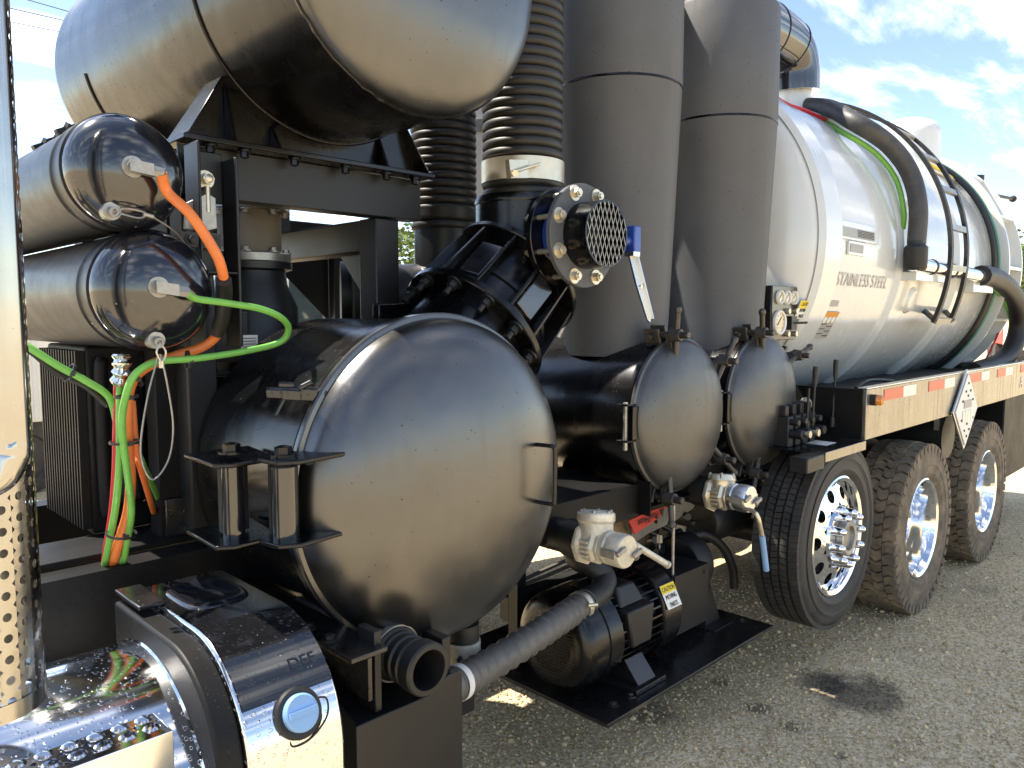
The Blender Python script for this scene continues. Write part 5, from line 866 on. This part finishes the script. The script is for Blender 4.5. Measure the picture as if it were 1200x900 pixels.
for (x, p0_, p1_) in ((0, (951, 512), (956, 432)), (1, (975, 500), (980, 424)), (2, (945, 505), (948, 455))):
    q0, q1 = at(*p0_, 1.58), at(*p1_, 1.58); b = MB(); b.cyl(q0, q1, .006); b.cyl(q0, q0 + V((0, 0, .05)), .013); lo = build(b, 'lever', 'dark_steel', lv)
    if x < 2: b = MB(); b.lathe(q1, q0 - q1, [(0, -.012), (.013, -.01), (.014, .02), (.011, .07), (.007, .09)], 12); build(b, 'grip', 'rubber', lv)
b = MB(); q = at(952, 470, 1.72); b.tube([q + V((-.12, 0, -.03)), q + V((-.05, 0, 0)), q + V((.05, 0, .0)), q + V((.08, 0, -.06)), q + V((.08, .0, -.14))], .032, 14); build(b, 'hydraulic_pipe', 'cast_grey', lv)
for (px, py) in ((947, 509), (957, 507)): q = at(px, py, 1.53); b = MB(); b.cyl(q, q + V((0, -.012, 0)), .017, n=16); b.cyl(q, q + V((0, .06, 0)), .012); build(b, 'port_cap', 'zinc', lv)
b = MB(); b.obox(at(962, 519, Z=1.1365), (xa, ya, (0, 0, 1)), (.06, .05, .001)); build(b, 'tray_label', 'white_print', lv)
# ---- wheels (axis along Y, outer face towards -Y at local y=0)
def tyre_mesh(R, Wd, kind):
    b = MB(); Rr = .29
    pr = [(Rr, Wd * .86), (Rr + .02, Wd * .97), (Rr + .1, Wd * 1.0), (R - .07, Wd * .985), (R - .028, Wd * .945), (R - .019, Wd * .9), (R - .019, Wd * .1), (R - .028, Wd * .055), (R - .045, Wd * .03), (R - .075, Wd * .012), (R - .085, Wd * .0135), (R - .09, Wd * .006), (Rr + .1, 0), (Rr + .09, -.002), (Rr + .085, .003), (Rr + .045, Wd * .02), (Rr + .04, Wd * .012), (Rr + .02, Wd * .05), (Rr, Wd * .13), (Rr - .02, Wd * .2)]
    b.lathe((0, 0, 0), ya, pr, 120, e=(1, 0, 0))
    def block(t0, t1, y0, y1, r0, r1, sk=0):
        vs = []
        for r in (r0, r1):
            for (t, y) in ((t0, y0), (t1, y0), (t1 + sk, y1), (t0 + sk, y1)): vs.append((r * math.cos(t), y, r * math.sin(t)))
        b.add(vs, [(4, 5, 6, 7), (0, 1, 5, 4), (1, 2, 6, 5), (2, 3, 7, 6), (3, 0, 4, 7)])
    if kind == 'rib':
        for k, (y0, y1) in enumerate(((.07, .225), (.275, .395), (.44, .56), (.605, .725), (.775, .93))):
            n = 96
            for i in range(n):
                t = 2 * PI * i / n; g = .06 if k in (0, 4) else .14; block(t, t + 2 * PI / n * (1 - g), Wd * y0, Wd * y1, R - .022, R, .012 * (-1) ** k)
    else:
        n = 46
        for k, (y0, y1) in enumerate(((.03, .27), (.285, .495), (.505, .715), (.73, .97))):
            for i in range(n):
                t = 2 * PI * (i + (.5 if k % 2 else 0)) / n; a = 2 * PI / n; ym = (y0 + y1) / 2; rt = R - (.006 if k in (0, 3) else 0)
                block(t, t + a * .8, Wd * y0, Wd * ym, R - .028, rt, a * .22 * (1 if k % 2 else -1)); block(t + a * .22 * (1 if k % 2 else -1), t + a * (.8 + .22 * (1 if k % 2 else -1)), Wd * ym, Wd * y1, R - .028, rt, -a * .22 * (1 if k % 2 else -1))
        for i in range(n):
            t = 2 * PI * i / n; block(t, t + 2 * PI / n * .6, Wd * .012, Wd * .034, R - .06, R - .012)
    return b
def disc_holes(y, r0, r1, rh, rc, n, b, dep):
    k = 16; a = 2 * PI / n
    for i in range(n):
        t0 = i * a; vs = []
        for q in range(k):
            t = 2 * PI * (q + .5) / k; cx, cz = math.cos(t), math.sin(t); s = max(abs(cx), abs(cz))
            ux, uz = cx / s, cz / s; ro = (r0 + r1) / 2 + uz * (r1 - r0) / 2; ao = ux * a / 2; ri = rc + cz * rh; ai = cx * rh / rc
            yo = y + dep * ((r1 - ro) / (r1 - r0)); yi = y + dep * ((r1 - ri) / (r1 - r0))
            vs += [(ri * math.cos(t0 + ai), yi + .02, ri * math.sin(t0 + ai)), (ri * math.cos(t0 + ai), yi, ri * math.sin(t0 + ai)), (ro * math.cos(t0 + ao), yo, ro * math.sin(t0 + ao))]
        f = []
        for q in range(k):
            r = (q + 1) % k; f += [(3 * q, 3 * q + 1, 3 * r + 1, 3 * r), (3 * q + 1, 3 * q + 2, 3 * r + 2, 3 * r + 1)]
        b.add(vs, f)
def wheel(x, y, z, R, Wd, kind, lab, group=None):
    wroot = empty('wheel', (x, y, z), T, lab); sub = []
    def local(b, name, m, sa=35):
        b.v = [(p[0] + x, p[1] + y, p[2] + z) for p in b.v]; return build(b, name, m, wroot, sa=sa)
    local(tyre_mesh(R, Wd, kind), 'tyre', 'tyre' if kind == 'rib' else 'tyre_brown')
    b = MB()
    if kind == 'rib':
        b.lathe((0, 0, 0), ya, [(.286, .055), (.297, .03), (.297, .018), (.288, .014), (.27, .022), (.262, .045), (.262, .05)], 96); disc_holes(.05, .155, .262, .031, .213, 10, b, -.035); b.lathe((0, 0, 0), ya, [(.155, .015), (.148, 0), (.098, -.004), (.092, .01), (.09, .2)], 72); b.lathe((0, 0, 0), ya, [(.262, .05), (.255, .25)], 72)
    else:
        b.lathe((0, 0, 0), ya, [(.286, .055), (.297, .03), (.297, .02), (.288, .016), (.272, .024), (.262, .045), (.255, .06), (.25, .14), (.24, .19), (.225, .205), (.13, .185), (.12, .185), (.11, .16), (0, .155)], 96)
    local(b, 'rim', 'polished')
    if kind == 'rib':
        b = MB(); b.lathe((0, 0, 0), ya, [(.088, .02), (.088, -.035), (.08, -.04), (.06, -.038), (.058, -.02), (0, -.02)], 48); local(b, 'hub', 'galvanised'); b = MB(); b.lathe((0, 0, 0), ya, [(0, .09), (.25, .09), (.25, .24), (0, .24)], 48); local(b, 'brake_drum', 'dark_steel')
        first = None
        for i in range(10):
            t = 2 * PI * (i + .3) / 10; b = MB(); c = V((.125 * math.cos(t), 0, .125 * math.sin(t))); b.lathe(c, (0, -1, 0), [(.025, -.004), (.026, .004), (.021, .012), (.02, .04), (.018, .05), (.01, .062), (0, .066)], 16); local(b, 'lug_nut', 'chrome_clean')
    else:
        for i in range(10):
            t = 2 * PI * (i + .3) / 10; b = MB(); c = V((.145 * math.cos(t), .186, .145 * math.sin(t))); b.cyl(c, c - V((0, .03, 0)), .016, n=6); local(b, 'lug_nut', 'chrome_clean')
        b = MB(); b.lathe((0, Wd + .06, 0), ya, [(.29, .04), (R - .01, .02), (R, .06), (R, Wd - .06), (R - .01, Wd - .02), (.29, Wd - .04)], 72); local(b, 'inner_tyre', 'tyre_brown')
    return wroot
mat('chrome_clean', (.85, .85, .87), .05, metal=1, var=.03)
W1 = (3.745, 1.462, .46 + .215); W2 = (4.863, 1.415, .504); W3 = (6.222, 1.413, .504)
wheel(*W1, .458, .255, 'rib', 'raised ribbed front wheel with polished rim and pointed lug nuts')
wheel(*W2, .508, .27, 'lug', 'muddy lugged wheel with deep polished rim behind the ribbed wheel'); wheel(*W3, .508, .27, 'lug', 'muddy lugged wheel with deep polished rim below the diamond placard')
# far-side wheels: same kinds, mirrored through the axle
for root in [o for o in list(T.children) if o.name.startswith('wheel')]:
    p = WORLD[root.name]; e = empty('wheel', (p.x, 2 * 2.65 - p.y, p.z), T); e.rotation_euler = (0, 0, PI)
    for ch in list(root.children):
        c = ch.copy(); COL.objects.link(c); c.parent = e; c.location = ch.location.copy()
b = MB(); b.lathe((-1.0, 3.5, .66), xa, [(0, 0), (.3, 0), (.35, .05), (.35, 1.8), (.3, 1.84), (0, 1.85)], 64); build(b, 'far_shade_tank', 'chrome', T)  # hidden tank added on the far side for more shadow below
b = MB(); b.prism([(1.7, 3.2, .55), (3.3, 3.2, .55), (3.3, 3.2, 1.35), (1.7, 3.2, 1.35)], (0, .65, 0)); build(b, 'far_shade_box', 'satin_black', T, bevel=.02)  # hidden box added to cast shadow under the chassis
# suspension air springs, mud flap and rear box
b = MB(); b.cyl((5.5, 1.95, .6), (5.5, 1.95, 1.05), .12, n=32); build(b, 'air_spring', 'rubber', T)
p = at(1090, 505, 1.6); b = MB(); b.lathe((5.45, 1.48, .98), ya, [(0, 0), (.14, 0), (.14, .5), (0, .5)], 32); build(b, 'air_reservoir', 'satin_black', T, 'black air reservoir between the rear wheels')
b = MB(); b.box(5.32, 5.58, 1.5, 1.53, 1.0, 1.138); build(b, 'placard_hanger', 'alu', T)
b = MB(); b.box(6.95, 8.4, 1.50, 2.1, .46, 1.138); build(b, 'tool_box', 'flat_black', T, 'black tool box hanging behind the rear wheel', bevel=.01)
b = MB(); b.lathe((3.25, 1.95, .75), xa, [(0, 0), (.09, 0), (.11, .03), (.11, .3), (0, .32)], 32); build(b, 'brake_chamber', 'dark_steel', T)
# ================================================================== BACKGROUND
def leafy(name, x, y, h, rc, lab, seed, n=2600):
    rr = random.Random(seed); t = empty(name, (x, y, 0), None, lab, 'tree', 'trees beyond the yard'); b = MB(); b.tube([(x, y, -.1), (x + .1, y, h * .35), (x - .1, y + .1, h * .7)], lambda q: .22 * (1 - q * .7), 10)
    for i in range(7):
        a_ = rr.uniform(0, 6.28); z = h * rr.uniform(.3, .6); b.tube([(x, y, z), (x + math.cos(a_) * rc * .4, y + math.sin(a_) * rc * .4, z + h * .15), (x + math.cos(a_) * rc * .75, y + math.sin(a_) * rc * .75, z + h * .22)], lambda q: .08 * (1 - q * .8), 6)
    build(b, 'trunk', 'bark', t); b = MB(); cl = [(x + rr.gauss(0, rc * .45), y + rr.gauss(0, rc * .45), h * rr.uniform(.35, .92), rc * rr.uniform(.22, .42)) for _ in range(26)]
    for i in range(n):
        cx, cy, cz, cr_ = rr.choice(cl); d = V((rr.gauss(0, 1), rr.gauss(0, 1), rr.gauss(0, .8))).normalized() * cr_ * rr.uniform(.5, 1.05); c = V((cx, cy, cz)) + d; e1, e2, _ = frame_of(V((rr.gauss(0, 1), rr.gauss(0, 1), rr.gauss(0, 1) + .4))); s = rr.uniform(.1, .22)
        b.add([c - e1 * s, c + e2 * s * .6, c + e1 * s, c - e2 * s * .6], [(0, 1, 2, 3)])
    o = build(b, 'crown', 'leaf', t, sa=180); return t
leafy('tree', 24.5, 32.0, 6.4, 2.6, 'yellow-green tree showing between the frame post and the elbow pipe', 3)
leafy('tree', 47.5, 10.1, 6.2, 3.2, 'yellow-green tree beyond the rear of the white tank', 5); leafy('tree', 50, 4.5, 5.2, 3.0, 'bushy tree beyond the red and white trailer', 9)
def bg_wheel(b, x, y, r=.5): b.lathe((x, y, r), ya, [(0, -.02), (r * .55, 0), (r * .6, -.03), (r, 0), (r, .25), (0, .25)], 28)
def service_truck(x, y, rz, lab, cargo):
    t = empty('service_truck', (0, 0, 0), None, lab, 'truck'); M = Matrix.Translation((x, y, 0)) @ Matrix.Rotation(rz, 4, 'Z')
    def put(b, name, m, bevel=0):
        b.v = [tuple(M @ V(p)) for p in b.v]; o = build(b, name, m, None, bevel=bevel); o.parent = t; return o
    b = MB(); b.prism([(-1.1, -1.1, .7), (1.1, -1.1, .7), (1.1, -1.1, 1.55), (.95, -1.1, 1.62), (.55, -1.1, 2.45), (-1.0, -1.1, 2.5), (-1.1, -1.1, 2.4)], (0, 2.2, 0)); put(b, 'cab', 'white_paint', .06)
    b = MB(); b.prism([(1.1, -1.0, .7), (2.4, -1.0, .7), (2.4, -1.0, 1.35), (2.2, -1.0, 1.5), (1.1, -1.0, 1.58)], (0, 2.0, 0)); put(b, 'hood', 'white_paint', .08)
    b = MB(); b.prism([(.90, -.95, 1.68), (.90, .95, 1.68), (.58, .85, 2.32), (.58, -.85, 2.32)], (.04, 0, .02)); put(b, 'windscreen', 'glass_dark')
    for s in (-1, 1): b = MB(); b.prism([(-.6, 1.105 * s, 1.62), (.7, 1.105 * s, 1.62), (.45, 1.105 * s, 2.25), (-.6, 1.105 * s, 2.3)], (0, .01 * s, 0)); put(b, 'side_window', 'glass_dark')
    b = MB(); b.lathe((0, .4, 2.5), (0, 0, 1), [(0, 0), (.12, 0), (.1, .16), (0, .18)], 16); b.lathe((0, -.5, 2.5), (0, 0, 1), [(0, 0), (.12, 0), (.1, .16), (0, .18)], 16); put(b, 'beacon', 'orange_print')
    b = MB(); b.box(-5.5, -1.2, -1.1, 1.1, .8, 1.3 if cargo == 0 else 2.0); put(b, 'bed', 'white_dull' if cargo != 2 else 'red_tag', .03)
    for (wx) in (1.6, -3.2, -4.4):
        for s in (-1.1, .85): b = MB(); bg_wheel(b, wx, s); put(b, 'wheel', 'tyre')
    return t
service_truck(6.9, 11.2, math.radians(-30), 'white service truck with orange roof beacons parked beyond the tanker', 0)
service_truck(9.6, 14.0, math.radians(-30), 'second white service truck behind the first one', 1)
service_truck(31, 5.6, math.radians(200), 'distant white truck with red bed beyond the rear of the tanker', 2)
tr = empty('utility_trailer', (2.1, 9.4, 0), None, 'white enclosed trailer standing beyond the exhaust stack', 'trailer')
b = MB(); b.box(.2, 2.7, 8.6, 11.5, .72, 1.62); build(b, 'trailer_body', 'white_dull', tr, bevel=.03)
for k in range(6): b = MB(); b.box(.3 + k * .42, .34 + k * .42, 8.575, 8.599, .75, 1.6); build(b, 'side_rib', 'white_paint', tr)
b = MB(); b.box(.25, 2.65, 8.8, 11.4, .55, .7195); bg_wheel(b, .8, 8.7, .38); bg_wheel(b, 1.9, 8.7, .38); build(b, 'running_gear', 'tyre', tr)
for i, (p0_, p1_) in enumerate((((5, -8), (110, 22)), ((5, 8), (118, 34)), ((5, 24), (112, 46)))):
    a_, c_ = at(*p0_, Y=42), at(*p1_, Y=42); d = c_ - a_
    b = MB(); b.tube([a_ - d * 3, a_, c_, c_ + d * 6], .02, 6, 3); o = build(b, 'power_line', 'wire', None, ('highest', 'middle', 'lowest')[i] + ' thin overhead power line crossing the sky', 'power line', group='overhead power lines')
